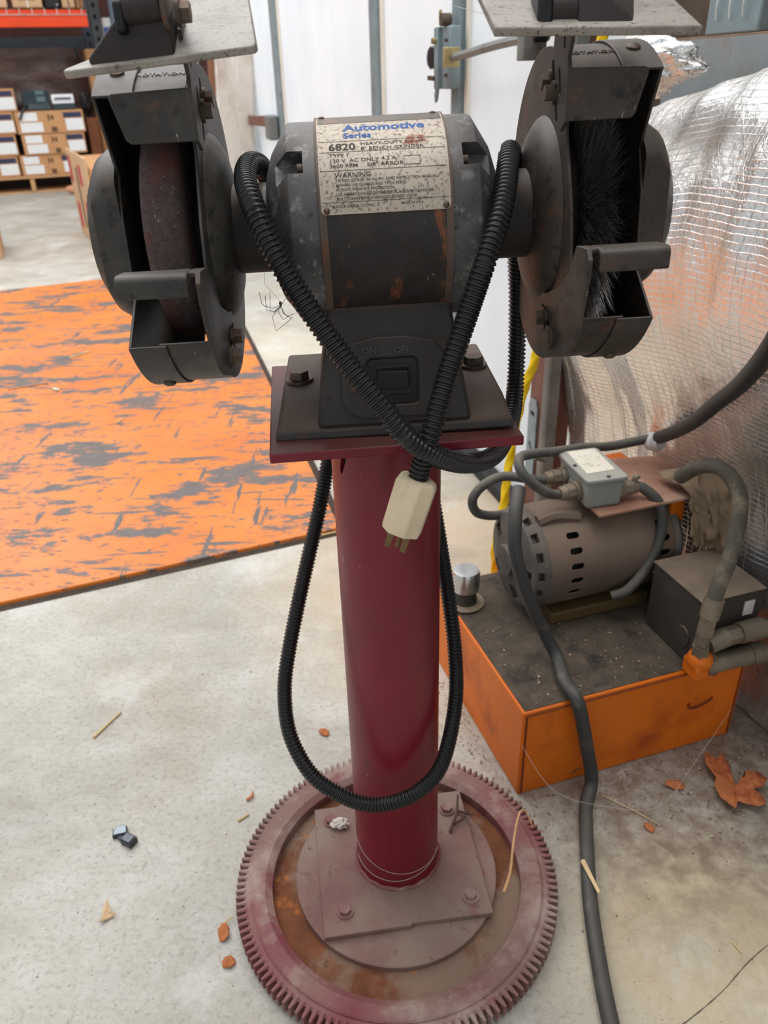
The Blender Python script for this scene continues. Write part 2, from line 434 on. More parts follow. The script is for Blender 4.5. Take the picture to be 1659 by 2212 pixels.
m_brownsteel = mat('primer_brown', (112, 76, 66), .65, 0, .15, 14, [((134, 96, 84), 8, .5, .72, 5, (1, 1, 1))])
m_dullblk = mat('dull_black', (38, 38, 38), .7, 0, .2, 20)
door = thing('door_1', 'white sectional garage door with grey vertical stiles behind the grinder', 'door', (.309, 1.9455, 0), rz(105))
del door['category']; del door['label']
struct(door)
edges = [-.19, .30, 1.085, 3.16, 5.30]
for a, b in zip(edges, edges[1:]):
    MB().box(((a + b) / 2, -.02, 1.24), (b - a - .006, .02, 2.4)).build('panel', m_door, door, smooth=0)
for x, w in ((.318, .052), (1.10, .075), (3.18, .16)):
    MB().box((x, .004, 1.24), (w, .022, 2.4)).build('stile', m_galv, door, smooth=0, bevel=.003)
    MB().box((x - w / 2 - .013 - w * .08, -.004, 1.24), (.012 + w * .16, .008, 2.4)).build('joint_strip', m_creamline, door, smooth=0)
MB().box((2.55, .012, .018), (5.5, .05, .036)).build('bottom_seal', m_dullblk, door, bevel=.008)
# latch
lk = MB().box((.315, .03, 1.037), (.086, .03, .135)).build('lock_body', m_galv, door, bevel=.003)
MB().box((.345, .05, 1.037), (.028, .012, .135)).build('lock_flange', m_galv, lk, bevel=.002)
MB().cyl((.34, .055, 1.075), (.34, .068, 1.075), .007, n=12).build('rivet', mat('zinc_yellow', (176, 158, 110), .45, .5), lk)
MB().cyl((.29, .045, 1.075), (.29, .052, 1.075), .004, n=10).cyl((.29, .045, 1.0), (.29, .052, 1.0), .004, n=10).build('rivet', m_bolt, lk)
MB().prism([(.36, 1.062), (.385, 1.066), (.405, 1.056), (.412, 1.04), (.405, 1.024), (.385, 1.014), (.36, 1.018)], 'y', .03, .058).build('lock_knob', m_black, lk, bevel=.002)
MB().prism([(.35, .998), (.392, 1.0), (.392, .99), (.35, .988)], 'y', .05, .062).build('latch_pin', m_bolt, lk)
MB().prism([(.336, .985), (.352, .988), (.366, .955), (.362, .938), (.352, .944)], 'y', .046, .052).build('latch_tongue', m_galv, lk)
MB().prism([(.325, 1.105), (.335, 1.108), (.337, 1.135), (.331, 1.14)], 'y', .045, .051).build('latch_tongue', mat('zinc_yellow', (176, 158, 110), .45, .5), lk)
MB().cyl((.31, .03, 1.118), (.31, .055, 1.118), .014, n=14).build('spring_post', m_bolt, lk)
MB().box((.255, .05, 1.037), (.05, .024, .034)).build('bar_clevis', m_galv, lk, bevel=.002)
MB().box((.23, .056, 1.037), (.012, .04, .042)).build('clevis_band', mat('zinc_yellow', (176, 158, 110), .45, .5), lk, bevel=.002)
bar = MB()
bp = [(.235, .052, 1.036), (.12, .055, 1.042), (0, .056, 1.05), (-.13, .052, 1.057), (-.25, .045, 1.058)]
bar.tube(bp, .0095, 8, 5)
bar.build('lock_bar', m_galvdark, door)
MB().box((-.2, .05, 1.05), (.03, .05, .06)).build('bar_guide', m_galvdark, door, bevel=.003)
MB().box((4.15, .045, .768), (1.7, .04, .058), Matrix.Rotation(R(1.5), 3, 'Y')).build('lock_bar', m_brownsteel, door, bevel=.004)
MB().box((3.28, .05, .76), (.14, .06, .13)).build('bar_guide', m_galvdark, door, bevel=.01)
# jambs and tracks
tj = thing('trim_1', 'x', 'x', (.309, 1.9455, 0), rz(105)); del tj['category']; del tj['label']; struct(tj)
MB().box((-.255, -.02, 1.2), (.12, .04, 2.4)).build('jamb', m_brownsteel, tj, smooth=0)
MB().prism([(-.308, .0), (-.308, .026), (-.312, .03), (-.330, .03), (-.335, .026), (-.335, .0)], 'z', 0, 2.4).build('track', m_galvdark, tj, bevel=.001)
MB().plate([(-.245, .1), (-.205, .1), (-.202, .31), (-.21, .325), (-.235, .325), (-.245, .31)], [oval(-.224, .29, .012, .007), oval(-.224, .205, .014, .006, .9)], .004, 'y', .002).build('track_bracket', m_galv, tj)
MB().box((5.42, .02, 1.2), (.2, .08, 2.4)).build('jamb', m_brownsteel, tj, smooth=0)
pl = MB().plate([(5.52, 0), (5.84, 0), (5.84, 2.4), (5.52, 2.4)], [oval(5.68, .28 + .155 * k, .028, .026) for k in range(12)], .01, 'y', .1)
pl.build('track', mat('perforated_dark', (62, 60, 58), .6, .3), tj, smooth=0)
MB().box((5.68, .07, 1.2), (.28, .01, 2.4)).build('track_back', mat('track_light', (190, 188, 184), .7), tj, smooth=0)
MB().tube([(5.42, .08, 1.0), (5.42, .12, .86), (5.5, .13, .78), (5.42, .11, .68), (5.4, .08, .55)], .04, 8, 4).build('roller_bracket', m_galvdark, tj)
MB().box((5.62, .115, .93), (.12, .02, .1)).build('tag_plate', mat('tag_white', (226, 228, 232), .6), tj, bevel=.004)
wr = MB().box((-1.42, -.16, 1.3), (2.2, .06, 2.6)).build('wall_right', mat('wall_dim', (96, 82, 72), .8), smooth=0)
wr.matrix_world = WALLM; struct(wr)
KM = rz(22); KM.translation = Vector((-3.77, 9.15, 0))
wb = MB().box((1.0, 1.75, 1.6), (12, .1, 3.2)).build('wall_back', mat('wall_maroon', (84, 52, 46), .8), smooth=0)
wb.matrix_world = KM; struct(wb)

# ------------------------------------------------------------------ steel deck
dk = [(-2.5, .786), (-.1123, 1.698), (-1.0076, 4.927), (-3.6, 3.85)]
tag(MB().prism(dk, 'z', .0005, .012).build('steel_deck_plate', deck_material(), smooth=0, bevel=.003), 'large orange steel floor plate with scratched worn paint, left of the grinder', 'floor plate')
m_gap = mat('gap_dirt', (66, 54, 46), .9, 0, .3, 30)
gp = MB()
for (a, b, w) in ((dk[0], dk[1], .02), (dk[1], dk[2], .022), (dk[2], dk[3], .03)):
    a, b = Vector((*a, 0)), Vector((*b, 0)); t = (b - a).normalized(); n = Vector((t.y, -t.x, 0))
    gp.add([a + n * .002 + Vector((0, 0, .0012)), b + n * .002 + Vector((0, 0, .0012)), b + n * w + Vector((0, 0, .0012)), a + n * w + Vector((0, 0, .0012))], [[0, 1, 2, 3]])
gp.build('gap_seam', m_gap, fl, smooth=0)

# ------------------------------------------------------------------ grinder stand
ST = thing('grinder_stand', 'maroon steel pedestal on a toothed flywheel base under the bench grinder', 'stand', (.0012, .7046, 0))
NT_ = 136
def gear_outline(r0, r1, n):
    out = []
    for k in range(n):
        for f, r in ((-.36, r0), (-.16, r1), (.16, r1), (.36, r0)):
            a = 2 * PI * (k + f) / n; out.append((r * math.cos(a), r * math.sin(a)))
    return out
g = MB(); lo = gear_outline(.2105, .2225, NT_); N = len(lo)
ri = [(.200 * math.cos(math.atan2(y, x)), .200 * math.sin(math.atan2(y, x))) for x, y in lo]
g.rings([[(x, y, .008) for x, y in ri], [(x, y, .008) for x, y in lo], [(x, y, .027) for x, y in lo], [(x * .985, y * .985, .0295) for x, y in [(.2105 * math.cos(math.atan2(b, a)), .2105 * math.sin(math.atan2(b, a))) for a, b in lo]], [(x, y, .0295) for x, y in ri]], closed=True, cap=False)
g.build('ring_gear', m_redbase, ST, smooth=25)
MB().lathe([(.2005, 0), (.2015, .0), (.2015, .031), (.199, .0325), (.182, .0325), (.1725, .0265), (.1725, .010)], n=96, cap=False).build('flywheel_rim', m_redbase, ST, smooth=25)
MB().lathe([(.1728, .001), (.1728, .011), (.1405, .0115), (.05, .0115)], n=96, cap=False).build('recess_floor', m_rustfloor, ST, smooth=25)
MB().lathe([(.141, .0112), (.141, .0205), (.1395, .0215), (.02, .0215)], (0, .011, 0), n=96, cap=False).build('clutch_disc', m_disc, ST, smooth=25)
fp = MB().prism([(-.1125, -.1025), (.002, -.1025), (.004, -.0995), (.1125, -.1025), (.1125, .1025), (-.1125, .1025)], 'z', .0215, .030)
fp.xf(Matrix.Translation((.0032, .0219, 0)) @ rz(7.2))
fpo = fp.build('foot_plate', m_disc, ST, smooth=30, bevel=.0012)
for (x, y) in ((-.0698, -.0585), (.0996, -.0422), (.0794, .1011), (-.0947, .0867)):
    MB().hexhead((x, y, .030), (0, 0, 1), .0085, .0085).build('bolt', m_redbase, fpo)
# pole with a rusted-through hole near its top
PX, PY, PR = .0028, .0304, .057
c0 = PI * PR
hole = [(-.050, .679), (-.0445, .6845), (-.042, .679), (-.0455, .668), (-.0505, .656), (-.0535, .6525), (-.0545, .659), (-.0525, .669)]
po = MB().plate([(-c0, .03), (c0, .03), (c0, .70), (-c0, .70)], [hole], .004, 'z', 0, cuts=[-c0 + 2 * c0 * k / 64 for k in range(1, 64)])
po.map(lambda p: (PX + (PR - p.z) * math.sin(p.x / PR), PY - (PR - p.z) * math.cos(p.x / PR), p.y))
po.build('pole', m_maroon, ST, smooth=50, weld=.00001)
MB().lathe([(.053, .70), (.053, .03)], (PX, PY, 0), n=40, cap=False).build('pole_shade_tube', m_dullblk, ST)  # black tube added inside the pole, stands in for shade behind the hole
wl = [(PX + (PR + .0015) * math.cos(t), PY + (PR + .0015) * math.sin(t), .031 + .0012 * math.sin(t * 17)) for t in [2 * PI * k / 60 for k in range(61)]]
MB().tube(wl, .0035, 6, 1, cap=False).build('weld_bead', m_redbase, ST)
tp = MB().prism([(-.1165, -.124), (.1165, -.124), (.1165, .124), (-.1165, .124)], 'z', .6995, .709).xf(Matrix.Translation((.0015, .0622, 0)) @ rz(5.8))
tp.build('top_plate', m_plate_top, ST, smooth=30, bevel=.0015)

# ------------------------------------------------------------------ bench grinder
OG = Vector((.0064, .75, .885)); RG = rz(2.5) @ Matrix.Rotation(R(-1.0), 4, 'Y')
ZB = .1755
GR = thing('bench_grinder', 'grimy dark bench grinder with stone wheel, wire brush and looped black cord', 'bench grinder', OG + RG @ Vector((0, 0, -ZB)), RG)
GO = (0, 0, ZB)
def gb(mb, name, m, parent=GR, **k): return mb.build(name, m, parent, off=GO, **k)
# base casting
cb = MB().prism([(-.086, -.1755), (-.082, -.166), (-.048, -.152), (.098, -.150), (.112, -.1755)], 'x', -.112, .112)
cb.map(lambda p: (p.x * (1 - .06 * (p.z + .1755) / .025), p.y, p.z))
gb(cb, 'base_casting', m_cast, bevel=.003)
def rect(x0, x1, y0, y1, z): return [(x0, y0, z), (x1, y0, z), (x1, y1, z), (x0, y1, z)]
pd = MB().loft(rect(-.0715, .0715, -.0835, .085, -.166), rect(-.0545, .0545, -.064, .06, -.06))
pdo = gb(pd, 'pedestal', m_cast, bevel=.004)
def onface(x, z, d=0.):   # point on the sloped front face of the pedestal
    t = (z + .166) / .106; return Vector((x, -.0835 + .0195 * t - d, z))
def faceplate(poly, d0, d1):
    return MB().loft([onface(x, z, d0) for x, z in poly], [onface(x, z, d1) for x, z in poly])
sp = [(-.047, -.105), (-.036, -.091), (-.012, -.0865), (.012, -.0865), (.038, -.092), (.0485, -.106), (.0485, -.148), (.040, -.157), (-.03, -.157), (-.043, -.15), (-.047, -.14)]
swp = MB()
outer = sp; inner = rrect(-.0245, .0235, -.1465, -.1035, .006)
bm_ = MB().plate(outer, [inner], .004, 'z', 0)
bm_.map(lambda p: onface(p.x, p.y, p.z - .001))
swo = gb(bm_, 'switch_plate', m_cast, bevel=.0006)
fr = MB().plate(rrect(-.0225, .0215, -.1445, -.1055, .004), [rrect(-.0165, .0165, -.138, -.110, .002)], .0025, 'z', 0).map(lambda p: onface(p.x, p.y, p.z))
gb(fr, 'switch_bezel', m_black, swo, bevel=.0005)
rk = MB().loft([onface(x, z, 0) for x, z in rrect(-.0145, .0145, -.133, -.114, .001)], [onface(x, z, .006 if x > 0 else .0035) for x, z in rrect(-.0135, .0135, -.131, -.116, .001)])
gb(rk, 'rocker', m_black, swo, bevel=.0005)
tx = MB()
for body, x in (('ON', -.027), ('OFF', .0015)):
    vs, fs = text_mesh(body, .0078, extrude=.0005)
    tx.add([onface(x + v.x * 1.1, -.0995 + v.y - .0008 * (x > 0), .0036 + v.z) for v in vs], fs)
gb(tx, 'lettering', m_bell, swo, smooth=0, recalc=False)
gb(MB().hexhead(onface(-.0345, -.128, .003), (0, -1, 0), .0035, .003), 'screw', m_bolt, swo)
for x, y, a in ((-.0905, .012, .2), (.0895, .024, .5)):
    gb(MB().hexhead((x, y, -.151), (0, 0, 1), .0105, .011), 'mounting_bolt', m_bolt)
# motor
RS = .0865
gb(MB().lathe([(.0845, -.0548), (RS, -.0545), (RS, .0545), (.0845, .0548)], ax=(1, 0, 0), n=72), 'motor_shell', m_shell)
m_band = (mat('band_rust', (92, 78, 70), .6, .2, .2, 30, [((108, 70, 50), 22, .5, .68, 6, (1, 1, 1))], ((124, 110, 98), .5, .2, 1.)))
for q in (-1, 1): gb(MB().lathe([(RS + .0006, q * .0485), (RS + .0006, q * .0545)], ax=(1, 0, 0), n=72, cap=False), 'shell_band', m_band)
for sx in (-1, 1):
    b = MB().lathe([(.0845, .0546 * sx), (.0845, .077 * sx), (.0835, .0785 * sx), (.061, .0935 * sx), (.046, .099 * sx), (.038, .1005 * sx), (.0375, .1495 * sx)], ax=(1, 0, 0), n=56)
    o = gb(b, 'end_bell', m_bell)
    cut = []
    for ang, xx in ((44, .0745),):
        a = R(ang); M = Matrix.Rotation(a, 3, 'X')
        c = MB().box((sx * .078, -math.cos(a) * .083, math.sin(a) * .083), (.026, .03, .021), Matrix.Rotation(-a, 3, 'X'))
        cut.append(gb(c, 'cutter', m_bell))
    boolean_cut(o, cut)
    gb(MB().cyl((sx * .062, -math.cos(a) * .076, math.sin(a) * .076), (sx * .070, -math.cos(a) * .076, math.sin(a) * .076), .004, n=10), 'screw', m_bolt, o)
    gb(MB().lathe([(.0382, .103 * sx), (.0382, .1495 * sx)], ax=(1, 0, 0), n=40, cap=False), 'neck_sleeve', m_neck, o)
    # raised ribs on the face of the bell
# nameplate
def onshell(x, v, d=0.): a = R(13.3) + v / .0868; return Vector((x, -(RS + d) * math.cos(a), (RS + d) * math.sin(a)))
VT = .0868 * R(84 - 13.3)
pts = rrect(-.0525, .0525, 0, VT, .004)
np_ = MB().plate([(y, x) for x, y in pts], [], .0007, 'z', 0, cuts=[VT * k / 26 for k in range(1, 26)])
np_.map(lambda p: onshell(p.y, p.x, .0003 + p.z))
npo = gb(np_, 'nameplate', m_name, smooth=50)
def vrow(deg): return .0868 * R(deg - 13.3)
st = MB().plate([(vrow(71.5), -.0515), (vrow(71.5), .0515), (vrow(83.2), .0515), (vrow(83.2), -.0515)], [], .0002, 'z', 0, cuts=[vrow(71.5 + k) for k in range(1, 12)]).map(lambda p: onshell(p.y, p.x, .001 + p.z))
gb(st, 'title_strip', m_shell, npo, smooth=50)
def label_text(rows, m, name, bold=0.0):
    t = MB()
    for body, x, deg, size, sc in rows:
        vs, fs = text_mesh(body, size, bold=bold * size)
        t.add([onshell(x + v.x * sc, vrow(deg) + v.y, .00115) for v in vs], fs)
    return gb(t, name, m, npo, smooth=0, recalc=False)
label_text([('Automotive', -.0305, 62.6, .0135, 1.02), ('Series', -.031, 56.4, .0095, 1.0)], m_blue, 'blue_lettering', .03)
label_text([('BLACK & DECKER', -.032, 74.5, .0058, 1.5)], m_whiteink, 'title_lettering', .01)
label_text([('6820', -.0435, 48.0, .0098, 1.12)], m_ink, 'number_lettering', .025)
label_text([('HEAVY-DUTY 3/4 HP', -.0175, 50.8, .0047, 1.2), ('8" BENCH GRINDER', -.0175, 47.4, .0047, 1.22),
            ('TYPE 1', -.0435, 43.6, .0046, 1.2), ('120 V  AC ONLY', -.0435, 40.4, .0046, 1.2), ('4.2 A', -.0015, 40.8, .0046, 1.2),
            ('3600 RPM', -.0435, 37.4, .0046, 1.2), ('5/8" ARBOR', -.0135, 37.6, .0046, 1.25),
            ('WARNING', -.0400, 31.9, .0058, 1.05), ('TO REDUCE RISK OF INJURY, READ INSTRUCTION MANUAL.', -.0395, 29.6, .0033, .92), ('ALWAYS USE GUARDS AND TOOL RESTS.', -.0395, 27.2, .0033, .92),
            ('ALWAYS WEAR EYE PROTECTION.', -.0395, 24.9, .0033, .92), ('USE ABRASIVE WHEEL SUITABLE FOR 3600 RPM OR HIGHER.', -.0395, 22.5, .0033, .90), ('BOLT DOWN BENCH GRINDER BEFORE USING.', -.0395, 20.2, .0033, .92),
            ('BLACK & DECKER (U.S.) INC.', -.0435, 16.6, .0029, .95), ('MADE IN U.S.A.', .012, 16.8, .0029, .95)], m_ink, 'black_lettering', .01)
rl = MB()
for deg in (54.0, 46.7, 35.6, 19.2):
    for k in range(10):
        xa, xb = -.051 + .0102 * k, -.051 + .0102 * (k + 1); v = vrow(deg)
        rl.add([onshell(xa, v, .0012), onshell(xb, v, .0012), onshell(xb, v + .0004, .0012), onshell(xa, v + .0004, .0012)], [[0, 1, 2, 3]])
gb(rl, 'ruled_lines', m_ink, npo, smooth=0, recalc=False)['kind'] = 'stuff'
rl = MB()
for (xa, xb, va, vb) in ((.0165, .030, 37.3, 37.6), (.0165, .030, 42.3, 42.6), (.0165, .0169, 37.3, 42.6), (.0296, .030, 37.3, 42.6)):
    rl.add([onshell(xa, vrow(va), .0012), onshell(xb, vrow(va), .0012), onshell(xb, vrow(vb), .0012), onshell(xa, vrow(vb), .0012)], [[0, 1, 2, 3]])
gb(rl, 'printed_frame', m_ink, npo, smooth=0, recalc=False)
for x, deg in ((-.048, 15.3), (.0485, 15.3), (-.048, 82), (.046, 82)):
    c = onshell(x, vrow(deg), .0008); n = (c - Vector((x, 0, 0))).normalized()
    gb(MB().lathe([(.0027, 0), (.0025, .0009), (.0016, .0016), (0, .0019)], c, n, 14), 'rivet', m_bolt, npo)

# wheel guards
RGd = .1315
def arc(a0, a1, r, n): return [(-r * math.cos(R(a0 + (a1 - a0) * k / n)), r * math.sin(R(a0 + (a1 - a0) * k / n))) for k in range(n + 1)]
LIP = (-.1085, -.0680); TOPC = (-.072, .110)
a_top = math.degrees(math.atan2(.110, .072)); a_lip = 360 + math.degrees(math.atan2(-.068, .1085))
edge_out = [LIP, (-.066, -.041), (-.062, -.012), (-.058, .022), (-.043, .053), (-.057, .081), TOPC]
edge_in = [LIP, (-.109, -.03), (-.1055, -.008), (-.0985, .018), (-.085, .045), (-.071, .070), TOPC]
arcp = arc(a_top, a_lip, RGd, 60)
for sx, m in ((-1, m_guard), (1, m_guard_r)):
    X = lambda v: sx * v
    side = 'stone wheel' if sx < 0 else 'wire brush'
    gh = MB()
    gh.prism(arcp + edge_in[1:-1], 'x', X(.146), X(.1485))
    # rim of the housing; the stone side has its rear dust port open
    def rimseg(a0, a1, x0, x1, r, t, n):
        o = arc(a0, a1, r, n); i = arc(a0, a1, r - t, n)
        gh.rings([[(X(x0), *o[k]), (X(x1), *o[k]), (X(x1), *i[k]), (X(x0), *i[k])] for k in range(n + 1)])
    if sx < 0:
        rimseg(a_top, 222, .1485, .194, RGd, .0022, 36)
        rimseg(222, 262, .188, .194, RGd, .0022, 10)
        rimseg(262, a_lip, .1485, .194, RGd, .0022, 18)
    else:
        rimseg(a_top, a_lip, .1485, .194, RGd, .0022, 60)
    gh.lathe([(.080, X(.1462)), (.0785, X(.1435)), (.068, X(.1365)), (.054, X(.1325)), (.042, X(.131)), (.038, X(.1305))], ax=(1, 0, 0), n=48)
    gho = gb(gh, 'guard_housing', m, bevel=.0006)
    gc = MB()
    gc.prism(arcp + edge_out[1:-1], 'x', X(.2165), X(.219))
    o = arc(a_top, a_lip, RGd + .0024, 60); i = arc(a_top, a_lip, RGd + .0003, 60)
    gc.rings([[(X(.188), *o[k]), (X(.219), *o[k]), (X(.219), *i[k]), (X(.188), *i[k])] for k in range(61)])
    dm = MB().lathe([(.076, X(.2185)), (.074, X(.229)), (.066, X(.241)), (.05, X(.2495)), (.02, X(.2525)), (0, X(.253))], ax=(1, 0, 0), n=48)
    dm.map(lambda p: (p.x, max(p.y, -.057), p.z))
    gc.add(dm.v, dm.f)
    gco = gb(gc, 'guard_cover', m, bevel=.0006)
    for a in (a_top + 14, 297):
        c = Vector((X(.203), -(RGd + .0024) * math.cos(R(a)), (RGd + .0024) * math.sin(R(a))))
        gb(MB().lathe([(.0058, 0), (.0056, .0016), (.0035, .003), (0, .0034)], c, (0, c.y, c.z), 16), 'screw', m_bolt, gco)
    # ROTATION lettering on the rim
    vs, fs = text_mesh('ROTATION', .0075, align='CENTER', extrude=.0003)
    cx = X(.170)
    t = MB().add([(cx + v.x * 1.0, -(RGd + .0005 + v.z) * math.cos(R(70) + v.y / RGd), (RGd + .0005 + v.z) * math.sin(R(70) + v.y / RGd)) for v in vs], fs)
    gb(t, 'lettering', m_whiteink if sx < 0 else m, gho, smooth=0, recalc=False)
    # spark guard with its slotted arm
    xa = .1395 if sx < 0 else .1375
    sg = MB().prism([(X(xa), .115), (X(xa + .0575), .1135), (X(xa + .060), .1105), (X(xa + .0525), .0825), (X(xa + .049), .0795), (X(xa), .0795)], 'y', -.102, -.0992)
    sgo = gb(sg, 'spark_guard', m, bevel=.0009)
    arm = [(-.0875, .072), (-.1018, .0795), (-.1018, .115), (-.099, .122), (-.1045, .131), (-.1085, .150), (-.095, .158), (-.074, .156), (-.061, .143), (-.049, .116), (-.036, .098), (-.052, .084)]
    gb(MB().plate(arm, [oval(-.0595, .111, .011, .0035, R(62)), oval(-.079, .106, .010, .003, R(70)), oval(-.072, .088, .011, .0035, R(64)), oval(-.086, .137, .010, .002, R(75))], X(.003), 'x', X(xa - .001)), 'bracket_arm', m, sgo, bevel=.0004)
    for (y, z) in ((-.0655, .0985), (-.0515, .106)):
        gb(MB().hexhead((X(xa - .001), y, z), (-sx, 0, 0), .0062, .008), 'bolt', m_bolt, sgo)
    # tool rest
    xr = .142
    prof = [(-.171, -.0185), (-.171, -.0055), (-.1685, -.0025), (-.165, -.0015), (-.143, -.0035), (-.143, -.0075), (-.164, -.0055), (-.167, -.008), (-.167, -.0185)]
    tr_ = MB().prism(prof, 'x', X(.1505), X(.2035))
    tr_.prism([(-.165, -.0015), (-.143, -.0035), (-.143, -.0075), (-.165, -.0055)], 'x', X(.1415), X(.151))
    tro = gb(tr_, 'tool_rest', m, bevel=.0018, seg=3)
    ra = [(-.138, -.0045), (-.166, -.0015), (-.172, -.009), (-.171, -.022), (-.153, -.075), (-.131, -.092), (-.075, -.1125), (-.03, -.108), (-.010, -.090), (-.012, -.066), (-.055, -.060), (-.095, -.045), (-.122, -.028)]
    gb(MB().plate(ra, [oval(-.060, -.083, .020, .0045, R(25))], X(.0035), 'x', X(xr - .0005)), 'rest_arm', m, tro, bevel=.0005)
    for (y, z) in ((-.055, -.082), (-.078, -.093)):
        gb(MB().hexhead((X(xr - .0005), y, z), (-sx, 0, 0), .0075, .009), 'bolt', m_bolt, tro)

# stone wheel, wire brush
sw = MB().lathe([(.03, -.197), (.081, -.197), (.087, -.1950), (.0905, -.190), (.0905, -.1685), (.087, -.1635), (.081, -.1615), (.03, -.1615)], ax=(1, 0, 0), n=72)
gwo = gb(sw, 'grinding_wheel', m_stone)
gb(MB().lathe([(.042, -.1615), (.042, -.157), (.036, -.155), (.012, -.155)], ax=(1, 0, 0), n=40), 'flange', m_dullblk, gwo)
for q in (-1, 1): gb(MB().cyl((q * .215, 0, 0), (q * .1, 0, 0), .009, n=16), 'arbor', m_dullblk)
wb_ = MB().lathe([(.02, .161), (.068, .161), (.070, .163), (.070, .182), (.068, .184), (.02, .184)], ax=(1, 0, 0), n=48)
wbo = gb(wb_, 'wire_brush', m_dullblk)
gb(MB().lathe([(.066, .1535), (.074, .154), (.076, .157), (.074, .160), (.066, .1605), (.06, .158)], ax=(1, 0, 0), n=48), 'flange', m_darkbr, wbo)
br = MB(); rnd = random.Random(3)
for k in range(6500):
    a = rnd.uniform(0, 2 * PI); x0 = rnd.uniform(.161, .184); lean = rnd.gauss(0, .004)
    r0 = .064; L = rnd.uniform(.042, .055); x1 = x0 + (x0 - .1725) * .25 + lean; da = rnd.gauss(0, .05); am = a + da * .4 + rnd.gauss(0, .02)
    def Pp(r, ang, x): return Vector((x, -r * math.cos(ang), r * math.sin(ang)))
    p0, p1, p2 = Pp(r0, a, x0), Pp(r0 + L * .55, am, (x0 + x1) / 2), Pp(r0 + L, a + da, x1)
    w = Vector((.00024, 0, 0)); q = Vector((0, -math.sin(a), -math.cos(a))) * .00024
    o_ = len(br.v); br.v += [p0 - w, p0 + w, p0 + q, p1 - w, p1 + w, p1 + q, p2]
    br.f += [[o_, o_ + 1, o_ + 4, o_ + 3], [o_ + 1, o_ + 2, o_ + 5, o_ + 4], [o_ + 2, o_, o_ + 3, o_ + 5], [o_ + 3, o_ + 4, o_ + 6], [o_ + 4, o_ + 5, o_ + 6], [o_ + 5, o_ + 3, o_ + 6]]
bro = gb(br, 'bristles', m_bristle, wbo, smooth=0, recalc=False); bro['kind'] = 'stuff'

# eye shields
def shield(cs, t, name):
    cs = [Vector(c) for c in cs]; n = (cs[1] - cs[0]).cross(cs[-1] - cs[0]).normalized()
    if n.z < 0: n = -n
    return gb(MB().loft([c - n * t for c in cs], cs), name, m_shield, bevel=.0012, smooth=30), n
# left
SHL, nL = shield([(-.2205, -.125, .1285), (-.216, -.1265, .1285), (-.0885, -.1255, .1378), (-.0868, -.122, .1393), (-.0955, -.046, .1795), (-.1000, -.040, .182), (-.155, -.040, .178), (-.186, -.107, .1410), (-.2195, -.1215, .1300)], .0055, 'eye_shield')
ebl = MB().prism([(-.2035, -.112), (-.146, -.112), (-.146, -.070), (-.188, -.070)], 'z', .142, .148)
ebl.map(lambda p: (p.x, p.y, p.z + (p.x + .1750) * .07 + (p.y + .125) * .53 - .0085))
wd = MB().loft([(-.2035, -.1215, .1345), (-.2010, -.1235, .1290), (-.1430, -.1235, .1330), (-.1430, -.1225, .1560), (-.158, -.1215, .1680), (-.1705, -.1215, .1660)], [(-.190, -.09, .1500), (-.188, -.09, .1465), (-.1430, -.09, .1490), (-.1430, -.09, .170), (-.158, -.09, .176), (-.168, -.09, .174)])
ebo = gb(wd, 'shield_bracket', m_darkbr, SHL, bevel=.002)
gb(MB().cyl((-.172, -.120, .1625), (-.148, -.120, .1640), .0100, n=18), 'pivot_sleeve', m_darkbr, ebo)
gb(MB().prism([(-.129, .150), (-.118, .146), (-.110, .154), (-.111, .168), (-.120, .173), (-.130, .166)], 'x', -.1785, -.1715), 'clamp_knob', m_black, ebo, bevel=.002)
gb(MB().cyl((-.1465, -.118, .1630), (-.1435, -.118, .1630), .0155, n=24).hexhead((-.1390, -.112, .1600), (1, 0, 0), .0070, .009), 'pivot_bolt', m_bolt, ebo)
# right
nr = Vector((.2241, -.125, .1361)); nl = Vector((.0777, -.125, .1412))
SHR, nR = shield([nl, nr, nr + Vector((-.0106, .0345, .0195)) * 2.2, nl + Vector((-.0037, .033, .0188)) * 2.2], .0065, 'eye_shield')
wd = MB().loft([(.1365, -.120, .139), (.179, -.120, .1375), (.188, -.085, .157), (.1365, -.085, .160)], [(.1365, -.112, .160), (.160, -.112, .160), (.181, -.085, .166), (.1365, -.085, .172)])
ebr = gb(wd, 'shield_bracket', m_darkbr, SHR, bevel=.002)
gb(MB().cyl((.115, -.104, .1500), (.1365, -.104, .1500), .0130, n=20), 'pivot_sleeve', m_darkbr, ebr)
gb(MB().prism([(-.119, .139), (-.104, .131), (-.091, .138), (-.089, .157), (-.104, .166), (-.118, .158)], 'x', .1085, .1195), 'clamp_knob', m_black, ebr, bevel=.002)

